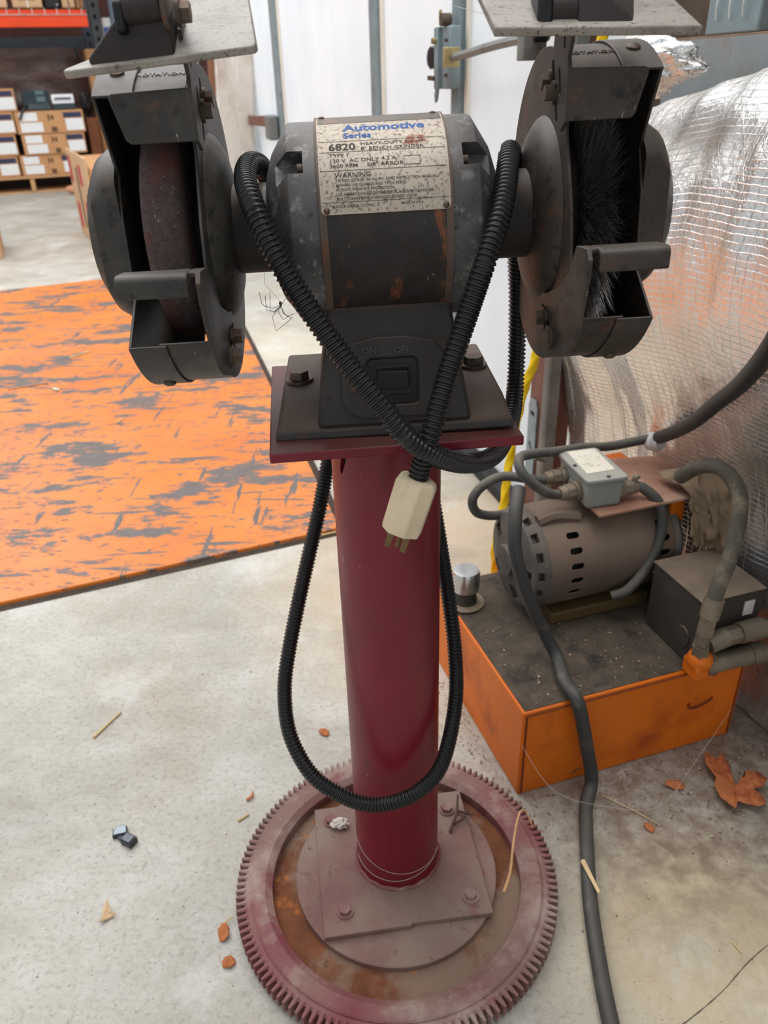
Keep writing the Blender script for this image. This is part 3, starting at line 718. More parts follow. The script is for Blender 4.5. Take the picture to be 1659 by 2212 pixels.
# cord in split corrugated loom
PA = [(-.0863, .87, .8306), (-.098, .835, .885), (-.1001, .79, .9244), (-.1063, .75, .9372), (-.1076, .71, .9308), (-.0976, .665, .9146), (-.0819, .645, .8821), (-.0617, .635, .8472), (-.03, .62, .8009), (-.0008, .605, .7654), (.0216, .60, .7356), (.0502, .615, .7091), (.0844, .66, .681), (.1177, .72, .6642), (.1425, .79, .6727), (.1519, .83, .7113), (.1509, .84, .7857), (.1475, .84, .8294), (.1411, .83, .8812), (.1319, .80, .9207), (.1233, .765, .9384), (.1157, .725, .9337), (.1045, .675, .9037), (.0893, .65, .8687), (.0742, .64, .8266), (.0581, .625, .7845), (.0436, .61, .7411), (.0329, .61, .7023), (.0304, .61, .6888)]
PC = [(.0342, .90, .7475), (.0452, .92, .6229), (.0589, .86, .5542), (.0708, .82, .4769), (.0775, .79, .4275), (.0829, .765, .3743), (.0821, .73, .3299), (.0704, .69, .2925), (.0546, .665, .2666), (.0286, .65, .2498), (.0004, .645, .2401), (-.0275, .645, .2373), (-.0578, .65, .2457), (-.0937, .665, .2637), (-.1164, .69, .285), (-.1281, .715, .307), (-.1309, .745, .3403), (-.124, .77, .3785), (-.1109, .80, .4275), (-.0964, .83, .4768), (-.0814, .86, .5263), (-.0699, .90, .5715), (-.0505, .93, .6534), (-.0495, .90, .7502)]
path = resample(spline(PC + PA, 10), .0046 / 4)
lm = MB(); rr = []; NS = 18; RL = .0098
for i, (p, u, w) in enumerate(frames(path)):
    ring = []
    for k in range(NS):
        ph = (i + (2 if k >= NS // 2 else 0)) % 4
        r = RL if ph in (0, 1) else RL * .82
        if k in (0, NS // 2): r = RL * .80
        a = 2 * PI * k / NS + i * .0006 + .5
        ring.append(p + (u * math.cos(a) + w * math.sin(a)) * r)
    rr.append(ring)
lm.rings(rr)
lm.build('cord_loom', m_loom, GR, world=True, smooth=50, recalc=False)
pc0 = Vector((.0304, .61, .690)); pc1 = Vector((.0148, .607, .6405)); ax_ = (pc1 - pc0).normalized()
tow = Vector((-.35, -1, 0)); tow = (tow - ax_ * tow.dot(ax_)).normalized(); sd = ax_.cross(tow)
def pp(a, b, c): return pc0 + ax_ * a + sd * b + tow * c
prof = [(-.018, -.006), (-.018, .006), (-.0065, .0155), (.0095, .0155), (.018, .007), (.018, -.007), (.0085, -.0145), (-.009, -.0145)]
Lp = (pc1 - pc0).length
def lv(a, k): return [pp(a, x * k, y * k) for x, y in prof]
plg = MB().rings([lv(-.003, .72), lv(.000, .93), lv(.004, 1.), lv(Lp - .004, .98), lv(Lp, .93)])
plo = plg.build('plug', m_cream, GR, world=True, bevel=.0012, seg=2, smooth=30)
for b, c, L in ((-.0075, .003, .018), (.0075, .003, .018)):
    MB().loft([pp(Lp - .001, b - .0032, c - .0008), pp(Lp - .001, b + .0032, c - .0008), pp(Lp - .001, b + .0032, c + .0008), pp(Lp - .001, b - .0032, c + .0008)], [pp(Lp + L, b - .0027, c - .0008), pp(Lp + L, b + .0027, c - .0008), pp(Lp + L, b + .0027, c + .0008), pp(Lp + L, b - .0027, c + .0008)]).build('prong', m_brass, plo, world=True)
MB().cyl(pp(Lp - .001, 0, -.006), pp(Lp + .019, 0, -.006), .0024, n=12).build('ground_pin', m_brass, plo, world=True)
tw = [pp(.006, -.0185 + .003, .0055), pp(.006, -.0085, .0145)]

# ------------------------------------------------------------------ hydraulic power unit
HM = rz(17)
HU = thing('hydraulic_power_unit', 'dusty hydraulic pump unit: orange tank with electric motor, hoses and grey junction box', 'pump unit', (.197, .855, 0), HM)
m_tank = mat('tank_orange', (216, 108, 14), .5, 0, .12, 5, [((170, 72, 16), 7, .52, .72, 6, (1, 1, 1)), ((120, 74, 48), 16, .66, .74, 6, (1, 1, 1))], None, (150, .08, .0005))
m_dirt = mat('oily_dirt', (84, 73, 62), .92, 0, .3, 30, [((48, 44, 40), 22, .52, .68, 7, (1, 1, 1)), ((118, 92, 74), 60, .64, .72, 6, (1, 1, 1))], None, (260, .7, .002))
m_dustgrey = mat('dusty_motor', (104, 88, 78), .72, .1, .15, 12, [((74, 64, 58), 10, .5, .7, 6, (1, 1, 1))], ((136, 116, 100), .9, -.1, .8), (220, .2, .0006))
m_bluegrey = mat('dusty_bluegrey', (104, 112, 118), .6, .1, .15, 18, [((128, 116, 104), 14, .5, .7, 6, (1, 1, 1))], ((140, 126, 112), .7, .1, .9))
m_jbox = mat('jbox_grey', (136, 140, 138), .6, .05, .08, 20, [((152, 144, 128), 12, .5, .7, 6, (1, 1, 1))], ((176, 168, 152), .6, .3, 1.))
m_rustplate = mat('dusty_rust_plate', (160, 118, 98), .85, 0, .15, 14, [((186, 152, 132), 10, .5, .7, 6, (1, 1, 1)), ((128, 84, 66), 24, .62, .72, 6, (1, 1, 1))], None, (260, .3, .0008))
m_dustbox = mat('dusty_box', (62, 56, 50), .75, 0, .15, 14, [((84, 76, 66), 8, .5, .7, 6, (1, 1, 1))], ((138, 120, 102), 1., .5, .9), (200, .15, .0005))
m_fit = mat('dusty_fitting', (128, 116, 100), .55, .5, .15, 30, [((150, 136, 118), 18, .5, .7, 6, (1, 1, 1))])
m_chrome = mat('chrome_cap', (204, 204, 202), .22, .95, .05, 20)
m_hose = mat('dusty_hose', (84, 78, 68), .7, 0, .2, 18, [((132, 120, 98), 22, .5, .68, 6, (1, 1, 1)), ((50, 48, 46), 14, .56, .7, 5, (1, 1, 1))])
m_label = mat('paper_label', (216, 208, 192), .75, 0, .06, 30, [((160, 148, 130), 90, .58, .66, 5, (1, 1, 1))])
TW, TD, TH = .40, .36, .172
def hb(mb, name, m, parent=HU, **k): return mb.build(name, m, parent, **k)
tk = hb(MB().box((TW / 2, TD / 2, TH / 2), (TW, TD, TH)), 'tank', m_tank, bevel=.003)
hb(MB().grid(lambda u, v: (.004 + (TW - .008) * u, .004 + (TD - .008) * v, TH + .0012 + .0035 * max(0, noise.noise(Vector((u * 9, v * 9, 3)))) * min(1, 8 * min(u, v, 1 - u, 1 - v))), 60, 60), 'grime_layer', m_dirt, tk, recalc=False)
for a, b in (((.006, -.0005, .006), (.006, -.0005, .166)), ((.006, -.0005, .166), (.394, -.0005, .166)), ((.394, -.0005, .166), (.394, -.0005, .006))):
    hb(MB().tube([a, b], .0018, 6, 8), 'weld_seam', mat('weld_dark', (124, 56, 16), .7), tk)
hb(MB().tube([(.30, -.001, .100), (.303, -.001, .090), (.318, -.001, .088), (.338, -.001, .094), (.345, -.001, .101)], .0022, 6, 5), 'drip_mark', mat('weld_dark', (124, 56, 16), .7), tk)
# filler cap
fc = hb(MB().lathe([(.034, .173), (.034, .179), (.021, .181), (.019, .20), (.019, .207)], (.027, .283, 0), n=28), 'filler_neck', m_dustbox)
hb(MB().lathe([(.022, .206), (.0245, .208), (.0248, .24), (.0225, .2455), (.015, .2465), (0, .2465)], (.027, .283, 0), n=32), 'filler_cap', m_chrome, fc)
# motor
MY, MZ, MR = .24, .28, .088
mo_ang = [math.radians(q) for q in range(-180, 181, 6)]
slots = [oval(R(-38 + 17 * k) * MR, .167, .0115, .0058, R(90)) for k in range(6)] + [oval(R(-26 + 17 * k) * MR, .330, .0115, .0058, R(90)) for k in range(5)]
sh = MB().plate([(-PI * MR, .118), (PI * MR, .118), (PI * MR, .352), (-PI * MR, .352)], slots, .002, 'z', 0, cuts=[PI * MR * (-1 + 2 * k / 60) for k in range(1, 60)])
sh.map(lambda p: (p.y, MY - (MR - .002 + p.z) * math.cos(p.x / MR), MZ + (MR - .002 + p.z) * math.sin(p.x / MR)))
mo = hb(sh, 'motor_body', m_dustgrey, smooth=50, weld=.00001)
hb(MB().lathe([(.07, .10), (.07, .36)], (0, MY, MZ), (1, 0, 0), 40), 'stator', m_dullblk, mo)
eb = MB().lathe([(MR + .0015, .119), (MR + .0015, .108), (.080, .094), (.05, .086), (.028, .084), (.026, .076), (.0, .076)], (0, MY, MZ), (1, 0, 0), 48)
ebo_ = hb(eb, 'motor_bell', mat('bell_dark', (88, 84, 80), .7, .1, .2, 18, [((62, 56, 52), 12, .5, .68, 7, (1, 1, 1))], ((124, 110, 98), .7, .1, .9)), mo)
cuts = []
for k in range(8):
    a = R(-80 + 22 * k)
    cuts.append(hb(MB().box((.103, MY - math.cos(a) * .086, MZ + math.sin(a) * .086), (.010, .02, .016), Matrix.Rotation(-a, 3, 'X')), 'cutter', m_bluegrey))
for k in range(5):
    a = R(-70 + 72 * k)
    cuts.append(hb(MB().box((.086, MY - math.cos(a) * .058, MZ + math.sin(a) * .058), (.03, .026, .022), Matrix.Rotation(-a, 3, 'X')), 'cutter', m_bluegrey))
bpy.context.view_layer.update()
boolean_cut(ebo_, cuts)
hb(MB().lathe([(MR + .0015, .351), (MR + .0015, .362), (.078, .374), (.03, .378), (0, .378)], (0, MY, MZ), (1, 0, 0), 48), 'motor_bell', m_bluegrey, mo)
hb(MB().box((.235, MY, .185), (.19, .13, .022)), 'motor_foot', mat('foot_olive', (92, 74, 44), .7, 0, .2, 14), mo, bevel=.003)
hb(MB().tube([(.118, MY - .03, MZ + MR - .004), (.15, MY - .03, MZ + MR + .002), (.19, MY - .035, MZ + MR - .006)], .011, 8, 5), 'lifting_lug', m_dustgrey, mo)
# cover plate, bracket, pump body
cp = MB().prism([(.2015, .1625), (.372, .1645), (.448, .312), (.312, .345), (.205, .265)], 'z', .3785, .3835)
hb(cp, 'cover_plate', m_rustplate, bevel=.001)
hb(MB().prism([(.358, .20), (.372, .20), (.378, .30), (.378, .379), (.352, .379), (.352, .30)], 'y', .180, .190), 'support_bracket', m_tank, bevel=.002)
pb = hb(MB().box((.384, .27, .245), (.010, .13, .14)).box((.390, .27, .26), (.018, .09, .10)), 'pump_body', m_dullblk, bevel=.006)
hb(MB().box((.345, .35, .30), (.05, .03, .16)), 'support_bracket', m_tank, bevel=.003)
# junction box
JM = Matrix.Translation((.2245, .2355, 0)) @ rz(-5)
jb = MB().loft([(-.029, -.052, .3835), (.031, -.052, .3835), (.031, .052, .3835), (-.029, .052, .3835)], [(-.031, -.055, .431), (.033, -.055, .431), (.033, .055, .431), (-.031, .055, .431)]).xf(JM)
jbo = hb(jb, 'junction_box', m_jbox, bevel=.006, seg=3)
hb(MB().prism(rrect(-.035, .037, -.0585, .0585, .008), 'z', .4305, .438).xf(JM), 'box_lid', m_jbox, jbo, bevel=.002)
hb(MB().prism([(-.024, -.033), (.026, -.030), (.03, .052), (-.02, .052)], 'z', .438, .4388).xf(JM), 'paper_label', m_label, jbo)
for (x, y) in ((.004, -.051), (-.03, .0)):
    hb(MB().lathe([(.0035, .438), (.003, .440), (0, .4405)], JM @ Vector((x, y, 0)), (0, 0, 1), 10), 'screw', m_bolt, jbo)
def gland(c, d, name='cable_gland'):
    c, d = Vector(c), Vector(d).normalized()
    o = hb(MB().cyl(c - d * .004, c + d * .010, .0165, n=20).cyl(c + d * .010, c + d * .024, .0145, n=8).cyl(c + d * .024, c + d * .036, .0128, .0105, n=18), name, m_fit, jbo, bevel=.001)
    return o
g1 = JM @ Vector((-.030, .030, .404)); g2 = JM @ Vector((-.030, -.022, .404)); g3 = JM @ Vector((.031, -.034, .404))
gland(g1, (-1, .12, .03)); gland(g2, (-1, -.02, .02)); gland(g3, (1, -.1, -.02))
hb(MB().tube([g3 + Vector((.03, -.002, .0)), g3 + Vector((.03, -.004, .016)), g3 + Vector((.036, -.004, .019))], .005, 8, 4), 'clamp_screw', m_fit, jbo)
hb(MB().cyl(g1 + Vector((-.012, .05, .012)), g1 + Vector((-.028, .055, .018)), .006, n=10), 'clamp_screw', m_fit, jbo)
for cx, cy in ((-.0316, .002),):
    hb(MB().cyl(JM @ Vector((cx, cy, .405)), JM @ Vector((cx - .0015, cy, .405)), .009, n=18), 'knockout', m_jbox, jbo)
CR = .0082
hb(MB().tube([g2 + Vector((-.02, 0, 0)), g2 + Vector((-.045, 0, .001)), (.122, .214, .420), (.0935, .226, .448), (.100, .250, .463), (.140, .277, .452), (.19, .295, .440), (.256, .315, .4277), (.311, .320, .419), (.350, .312, .4237), (.385, .292, .436)], CR, 12, 8), 'cable', m_rubber, HU)
hb(MB().tube([g1 + Vector((-.02, .002, 0)), g1 + Vector((-.05, .006, 0)), (.100, .298, .408), (.066, .302, .398), (.044, .302, .374), (.052, .302, .346), (.085, .302, .333), (.125, .30, .335)], CR, 12, 8), 'cable', m_rubber, HU)
hb(MB().tube([g3 + Vector((.03, -.003, 0)), (.296, .190, .402), (.318, .172, .378), (.322, .160, .335), (.303, .150, .285), (.262, .142, .242), (.235, .150, .228)], CR * 1.05, 12, 8), 'cable', m_rubber, HU)
hb(MB().tube([(.30, .135, .272), (.312, .09, .25), (.313, .03, .228), (.318, -.005, .2)], .0022, 6, 6), 'thin_lead', m_fit, HU)
# control box
cbx = MB().box((.350, .067, .234), (.114, .122, .122))
cbo = hb(cbx, 'control_box', m_dustbox, bevel=.003)
hb(MB().box((.350, .067, .296), (.118, .126, .004)), 'box_lid', m_dustbox, cbo, bevel=.001)
hb(MB().box((.3805, .0045, .268), (.018, .002, .026)), 'sticker', mat('sticker_white', (214, 210, 204), .6), cbo)
hb(MB().cyl((.2928, .035, .215), (.2905, .035, .215), .017, n=22), 'knockout', m_dustbox, cbo)
# fittings and hoses
fo = hb(MB().sphere((.292, -.012, .203), .020, 14, 10).box((.294, -.010, .188), (.034, .036, .030)), 'manifold_elbow', m_tank, bevel=.004)
hb(MB().cyl((.290, -.013, .213), (.287, -.014, .236), .014, n=6).cyl((.287, -.014, .236), (.288, -.014, .262), .0115, n=16).cyl((.288, -.014, .255), (.291, -.013, .285), .0135, n=6).cyl((.291, -.013, .285), (.297, -.010, .316), .0145, n=20), 'hose_fitting', m_fit)
hb(MB().tube([(.295, -.011, .308), (.303, -.006, .335), (.320, .003, .372), (.346, .028, .425), (.358, .055, .455), (.352, .088, .474), (.345, .125, .462), (.345, .165, .425)], .0118, 14, 8), 'hose', m_hose)
hb(MB().cyl((.300, -.014, .232), (.330, -.016, .241), .0155, n=16).cyl((.326, -.016, .240), (.350, -.017, .242), .0145, n=6).cyl((.350, -.017, .242), (.392, -.018, .243), .0165, n=18).cyl((.392, -.018, .243), (.46, -.02, .245), .011, n=14), 'pipe_fitting', m_fit)
hb(MB().cyl((.312, -.014, .190), (.385, -.016, .190), .0155, n=18).cyl((.383, -.016, .190), (.408, -.017, .190), .0175, n=18).cyl((.300, -.013, .190), (.316, -.014, .190), .019, n=8), 'pipe_fitting', m_fit)
# long hose up the foil
def wtube(pts, r, name, m, label, cat, n=12, sub=8):
    return tag(MB().tube(pts, r, n, sub).build(name, m), label, cat)
HP = [(.482, 1.240, .438), (.487, 1.19, .470), (.488, 1.12, .5186), (.483, 1.045, .578), (.4753, .97, .6338), (.4504, .87, .710), (.43, .80, .78)]
HP = [(x * k, y * k, 1 + (z - 1) * k) for (x, y, z), k in zip(HP, (1., .985, .965, .95, .94, .93, .93))]
wtube(HP, .0112, 'black_hose', mat('hose_black', (40, 41, 42), .5, 0, .12, 20), 'thick black hose rising right against the foil insulation', 'hose')
tag(MB().lathe([(.009, 0), (.016, .003), (.0175, .02), (.012, .026), (.012, .03)], (.474, 1.258, .425), (.25, -.6, .15), 18).build('hose_coupling', mat('coupling_white', (206, 202, 204), .5, 0, .08)), 'small white coupling on the hose behind the pump unit', 'coupling')

# heavy cable across the floor
def H(x, y, z): return HM @ Vector((x, y, z)) + Vector((.197, .855, 0))
pc = [H(.062, .175, .452), H(.040, .140, .425), H(.033, .118, .375), H(.052, .104, .300), H(.086, .098, .222), H(.098, .078, .188), H(.082, .025, .187), H(.080, -.016, .184), H(.098, -.026, .10), H(.110, -.034, .030), Vector((.297, .82, .0115)), Vector((.279, .74, .0115)), Vector((.264, .66, .0115)), Vector((.254, .57, .0115)), Vector((.250, .50, .0115)), Vector((.248, .40, .0115))]
wtube(pc, .0105, 'floor_cable', mat('cable_black', (56, 57, 58), .55, 0, .12, 20, [((92, 88, 80), 30, .56, .74, 6, (1, 1, 1))], ((120, 112, 100), .4, .2, 1.)), 'thick dark rubber cable hanging over the orange tank onto the floor', 'cable', 14)

# crumpled brown rag over the corner of the cover plate
def rag(u, v):
    # u across (front-left to back-right), v from the plate top down over the edge
    n = noise.noise(Vector((u * 3.5, v * 3.5, 1.7))) * .022 + noise.noise(Vector((u * 9, v * 8, 5))) * .013
    x = .352 + .070 * u + .02 * v * (1 - u); y = .240 - .030 * u
    if v < .4:
        t = v / .4; y -= .075 * t; z = .397 + .014 * math.sin(t * PI) + .010 * u
    else:
        t = (v - .4) / .6; y -= .075 + .016 * math.sin(min(1, t * 2) * PI / 2); z = .397 + .010 * u - .105 * t * (.75 + .5 * u)
    return (x + n * .5, y - abs(n) * .9, z + n * .6)
rg = MB().grid(rag, 36, 36).xf(Matrix.Translation((.197, .855, 0)) @ HM).build('rag', mat('rag_brown', (142, 122, 98), .9, 0, .15, 40, [((104, 86, 68), 22, .52, .68, 6, (1, 1, 1))], None, (260, .4, .0012)), smooth=60, recalc=False)
sl = rg.modifiers.new('thick', 'SOLIDIFY'); sl.thickness = .0016
tag(rg, 'crumpled brown rag hanging over the edge of the pump unit', 'rag')

# ------------------------------------------------------------------ foil insulation along the right wall
def foil_material():
    s = NT('foil')
    uv = s.tc.outputs['UV']
    sp_ = s.n('ShaderNodeSeparateXYZ'); s.l(uv, sp_.inputs[0])
    def lines(coord, period, w):
        f = s.math('FRACT', s.math('MULTIPLY', coord, 1 / period), 0.)
        d = s.math('ABSOLUTE', s.math('SUBTRACT', f, .5), 0.)
        return s.ramp(d, w, 0., 0., 1.)
    u, v = sp_.outputs['X'], sp_.outputs['Y']
    wob = s.math('MULTIPLY', s.math('SUBTRACT', s.noise(26, 3, src='UV'), .5), .008)
    g = s.math('MAXIMUM', lines(s.math('ADD', v, wob), .0125, .10), lines(s.math('ADD', u, wob), .016, .08))
    dg = s.math('ADD', s.math('MULTIPLY', u, .86), s.math('MULTIPLY', v, .5))
    g = s.math('MAXIMUM', g, s.math('MULTIPLY', lines(s.math('ADD', dg, wob), .04, .035), .6))
    h = s.math('ADD', s.math('MULTIPLY', s.noise(26, 5, (1.6, .6, 1), .55, src='UV'), 1.5), s.math('MULTIPLY', s.noise(95, 5, (1, .6, 1), .65, src='UV'), .5))
    h = s.math('MULTIPLY', h, s.ramp(v, .55, 1.05, .28, 1.))
    h = s.math('ADD', h, s.math('MULTIPLY', g, .12))
    s.bump(h, .6, .006)
    c = s.mix(s.ramp(s.noise(5, 6), .42, .7), lin((240, 242, 244)), lin((216, 210, 204)))
    c = s.mix(s.math('MULTIPLY', s.up(.35, .95), .55), c, lin((172, 158, 142)))
    c = s.mix(s.math('MULTIPLY', g, .5), c, lin((252, 252, 250)))
    s.l(c, s.b.inputs['Base Color'])
    s.b.inputs['Metallic'].default_value = .88
    rr_ = s.math('ADD', s.ramp(s.noise(7, 5), .3, .7, .10, .2), s.math('ADD', s.math('MULTIPLY', g, .2), s.math('MULTIPLY', s.up(.45, .95), .3)))
    s.l(rr_, s.b.inputs['Roughness'])
    return s.m
m_foil = foil_material()
FOILC = [(-.055, 0), (-.055, .1), (-.05, .2), (-.04, .31), (-.022, .42), (.015, .52), (.058, .61), (.088, .69), (.094, .78), (.082, .86), (.055, .93), (.022, .98), (-.005, 1.0)]
FOILP = [Vector((p.x, p.y)) for p in resample(spline([(a, b, 0) for a, b in FOILC], 40), .0001)]
FOILP = [FOILP[int(k * (len(FOILP) - 1) / 200)] for k in range(201)]
def foil_pt(u, v):
    s_ = -.322 - 1.075 * u
    top = .90 + .10 * min(1, u / .45) + .03 * max(0, u - .45)
    n, zf = FOILP[min(int(v * 200), 199)].lerp(FOILP[min(int(v * 200) + 1, 200)], v * 200 - int(v * 200)).xy
    z = zf * top
    n = -.03 + (n + .03) * min(1., .6 + u * 3.0) if n > -.03 else n
    fold = noise.noise(Vector((u * 6.5, v * 1.6, .3))) * .024 * (1 - .6 * max(0, v - .5) / .5)
    fold += noise.noise(Vector((u * 20, v * 3.0, 2.3))) * .012
    fold += noise.noise(Vector((u * 24, v * 14, 7.1))) * .005
    fold += .02 * max(0, .3 - v) * noise.noise(Vector((u * 9, v * 9, 4)))
    pull = -.0 * math.exp(-((u - .62) / .2) ** 2 - ((v - .25) / .2) ** 2)
    return wpt(s_, n + fold + pull, max(z, .002))
fb = MB().grid(foil_pt, 130, 150, uv=True)
for k in fb.uv: fb.uv[k] = (fb.uv[k][0] * 1.05, fb.uv[k][1] * 1.35)
fo_ = fb.build('foil_insulation', m_foil, smooth=180, recalc=False)
sl = fo_.modifiers.new('thick', 'SOLIDIFY'); sl.thickness = .008; sl.offset = -1
tag(fo_, 'bulging sheet of silver scrim foil insulation along the right wall', 'insulation')
def blob_pt(c, d, seed, amp, nf):
    b = MB().sphere((0, 0, 0), 1, 72, 48)
    out = []
    for p in b.v:
        q = p.normalized(); n = 1 + amp * noise.noise(q * nf + Vector((seed, 0, 0))) + amp * .5 * abs(noise.noise(q * nf * 2.6 + Vector((0, seed, 0)))) + amp * .22 * noise.noise(q * nf * 6 + Vector((seed, seed, 0)))
        out.append(Vector((q.x * d[0], q.y * d[1], q.z * d[2])) * n + Vector(c))
    b.v = out
    for i, p in enumerate(b.v): b.uv[i] = (p.x, p.z + p.y)
    return b
fbn = blob_pt((-.665, .105, 1.004), (.135, .045, .034), 3.1, .28, 2.4).build('foil_bundle', m_foil, smooth=180, recalc=False)
fbn.matrix_world = WALLM
tag(fbn, 'crumpled bundle of shiny foil lying on the foil insulation under the metal channel', 'foil')
ch = thing('metal_channel', 'dull blue-grey sheet metal channel above the foil insulation', 'metal channel', (.309, 1.9455, 0), rz(105))
m_chan = mat('channel_metal', (148, 156, 160), .55, .4, .12, 10, [((146, 136, 124), 9, .58, .74, 7, (1, 1, 1))], None, (160, .06, .0004))
MB().box((-1.0, -.06, .965), (1.0, .02, .15)).build('web', m_chan, ch, bevel=.002)
MB().box((-1.0, -.085, 1.039), (1.0, .07, .004)).build('flange', mat('channel_dust', (136, 112, 94), .85, 0, .2, 20), ch, bevel=.001)
eb2 = thing('electrical_box', 'small pale blue-grey electrical box on the metal channel at the top right corner', 'electrical box', wpt(-.655, -.075, 1.0412), rz(105))
MB().box((0, 0, .045), (.12, .05, .09)).build('box_body', m_galv, eb2, bevel=.003)
for x in (-.03, .0, .03):
    MB().tube([(x, .026, .06), (x, .032, .04), (x + .003, .028, .02)], .0014, 6, 4).build('wire_lead', mat('lead_white', (220, 220, 216), .6), eb2)
tag(MB().tube([wpt(-.785, -.03, 1.0562), wpt(-.82, -.03, 1.0562), wpt(-.88, -.03, 1.0562)], .0145, 14, 3).build('rusty_pipe', mat('pipe_rust', (136, 92, 66), .85, 0, .25, 40)), 'short rusty pipe end lying on the metal channel', 'pipe')

# yellow rope
rp = [(.3858, 1.5, 1.10), (.385, 1.5, 1.0447), (.3525, 1.5, .8061), (.3173, 1.5, .534), (.2915, 1.5, .4286), (.2707, 1.48, .314), (.2516, 1.44, .1816), (.2336, 1.40, .1259), (.2427, 1.35, .0884), (.262, 1.33, .050), (.300, 1.32, .012)]
rp = [(x * .94, y * .94, 1 + (z - 1) * .94) for x, y, z in rp[:-3]] + [(.224, 1.315, .095), (.226, 1.28, .04), (.245, 1.275, .0095)]
P = resample(spline(rp, 10), .003); rr = []
for i, (p, u, w) in enumerate(frames(P)):
    rr.append([p + (u * math.cos(2 * PI * k / 12) + w * math.sin(2 * PI * k / 12)) * .0082 * (1 + .16 * math.cos(3 * (2 * PI * k / 12) - i * .42)) for k in range(12)])
tag(MB().rings(rr).build('rope', mat('rope_yellow', (236, 196, 8), .6, 0, .12, 60), smooth=60, recalc=False), 'yellow twisted rope hanging beside the garage door track', 'rope')

# ------------------------------------------------------------------ rack, pallet and cartons at the back
m_card = mat('cardboard', (196, 146, 102), .85, 0, .07, 6, [((178, 128, 86), 9, .52, .72, 5, (1, 1, 3))])
m_cardd = mat('cardboard_dark', (122, 74, 48), .85, 0, .1, 6)
m_cardl = mat('cardboard_light', (206, 168, 130), .85, 0, .07, 6)
m_navy = mat('print_navy', (58, 58, 84), .8)
m_wlabel = mat('label_white', (232, 232, 232), .7, 0, .03, 40, [((170, 172, 178), 60, .6, .66, 4, (1, 1, 3))])
m_tape = mat('print_brown', (96, 72, 50), .8)
m_red = mat('print_red', (186, 66, 74), .8)
m_orange = mat('beam_orange', (226, 66, 10), .45, 0, .08, 8)
m_rackgrey = mat('rack_bluegrey', (86, 96, 108), .55, .1, .12, 10)
m_rackdark = mat('rack_dark', (52, 54, 56), .6, .1, .15, 10)
m_wood = mat('pallet_wood', (198, 154, 110), .85, 0, .12, 8, [((170, 124, 84), 10, .52, .7, 5, (.3, 1, 3))])
RK = thing('pallet_rack', 'tall pallet rack with orange beam and wire deck at the back left', 'rack', (-3.77, 9.15, 0), rz(22))
MB().prism([(-.05, 1.535), (-.05, 1.64), (-.02, 1.64), (-.02, 1.685), (.0, 1.685), (.0, 1.535)], 'x', -2.2, .945).build('beam', m_orange, RK, bevel=.004)
MB().box((-.6, 1.06, 1.44), (3.1, .05, .12)).build('beam', m_rackgrey, RK, bevel=.004)
wd = MB()
for k in range(26):
    x = .90 - .118 * k
    wd.tube([(x, -.055, 1.64), (x, -.058, 1.69), (x, -.02, 1.70), (x, 1.05, 1.70)], .0045, 5, 1)
for y, z in ((-.06, 1.64), (.25, 1.703), (.55, 1.703), (.85, 1.703)):
    wd.cyl((-2.1, y, z), (.945, y, z), .005, n=5)
wdo = wd.build('wire_deck', mat('wire_zinc', (196, 186, 180), .4, .6), RK); wdo['kind'] = 'stuff'
def upright(x, y, m, w=.10, d=.08):
    hol = [oval(x, .12 + .10 * k, .024, .016, R(90)) for k in range(26)]
    b = MB().plate([(x - w / 2, 0), (x + w / 2, 0), (x + w / 2, 2.8), (x - w / 2, 2.8)], hol, .006, 'y', y)
    b.box((x - w / 2, y + d / 2, 1.4), (.006, d, 2.8)).box((x + w / 2, y + d / 2, 1.4), (.006, d, 2.8))
    o = b.build('upright', m, RK, smooth=0)
    MB().box((x, y + d * .7, 1.4), (w * .9, .004, 2.8)).build('upright_back', m_rackdark, o, smooth=0)
upright(1.02, -.06, m_rackdark); upright(1.235, -.02, m_rackgrey, .11); upright(1.02, 1.05, m_rackgrey)
MB().box((1.02, .5, 1.2), (.03, 1.0, .03), Matrix.Rotation(R(28), 3, 'X')).build('brace', m_rackdark, RK)
RM = rz(22)
def K(x, y, z): return RM @ Vector((x, y, z)) + Vector((-3.77, 9.15, 0))
def carton(name, label, x0, x1, z0, z1, y0=0., dep=.45, prints=True, m=None, group=None, skew=0.):
    w, h = x1 - x0, z1 - z0
    t = thing(name, label, 'box', K((x0 + x1) / 2, y0 + dep / 2, z0), rz(22 + skew), group)
    MB().box((0, 0, h / 2), (w - .004, dep, h - .003)).build('carton_body', m or m_card, t, bevel=.004)
    if prints:
        f = -dep / 2 - .0015
        def pr_(a, b, c, d, mm, nm): MB().box((-w / 2 + w * (a + b) / 2, f, h * (c + d) / 2), (w * (b - a), .002, h * (d - c))).build(nm, mm, t, smooth=0)
        pr_(.70, .97, .66, .90, m_navy, 'printed_block'); pr_(.72, .98, .10, .62, m_wlabel, 'shipping_label')
        pr_(.06, .32, .56, .93, m_wlabel, 'shipping_label'); pr_(.06, .38, .08, .50, m_wlabel, 'shipping_label')
        pr_(.47, .50, .58, .82, m_tape, 'printed_mark'); pr_(.52, .555, .60, .80, m_tape, 'printed_mark')
        pr_(.50, .58, .06, .28, m_tape, 'printed_mark')
    return t
cg = 'printed cartons stacked on the pallet'
pal = thing('pallet', 'light wooden pallet under the printed cartons at the back left', 'pallet', (-3.77, 9.15, 0), rz(22))
for k in range(4): MB().box((-.40, .04 + .15 * k, .158), (2.05, .10, .024)).build('deck_board', m_wood, pal, bevel=.002)
for x in (-1.38, -.4, .075, .56): MB().box((x, .265, .082), (.045, .53, .128)).build('stringer', m_wood, pal, bevel=.002)
for k in range(3): MB().box((-.40, .06 + .2 * k, .009), (2.05, .10, .018)).build('bottom_board', m_wood, pal, bevel=.002)
Z1 = .1705
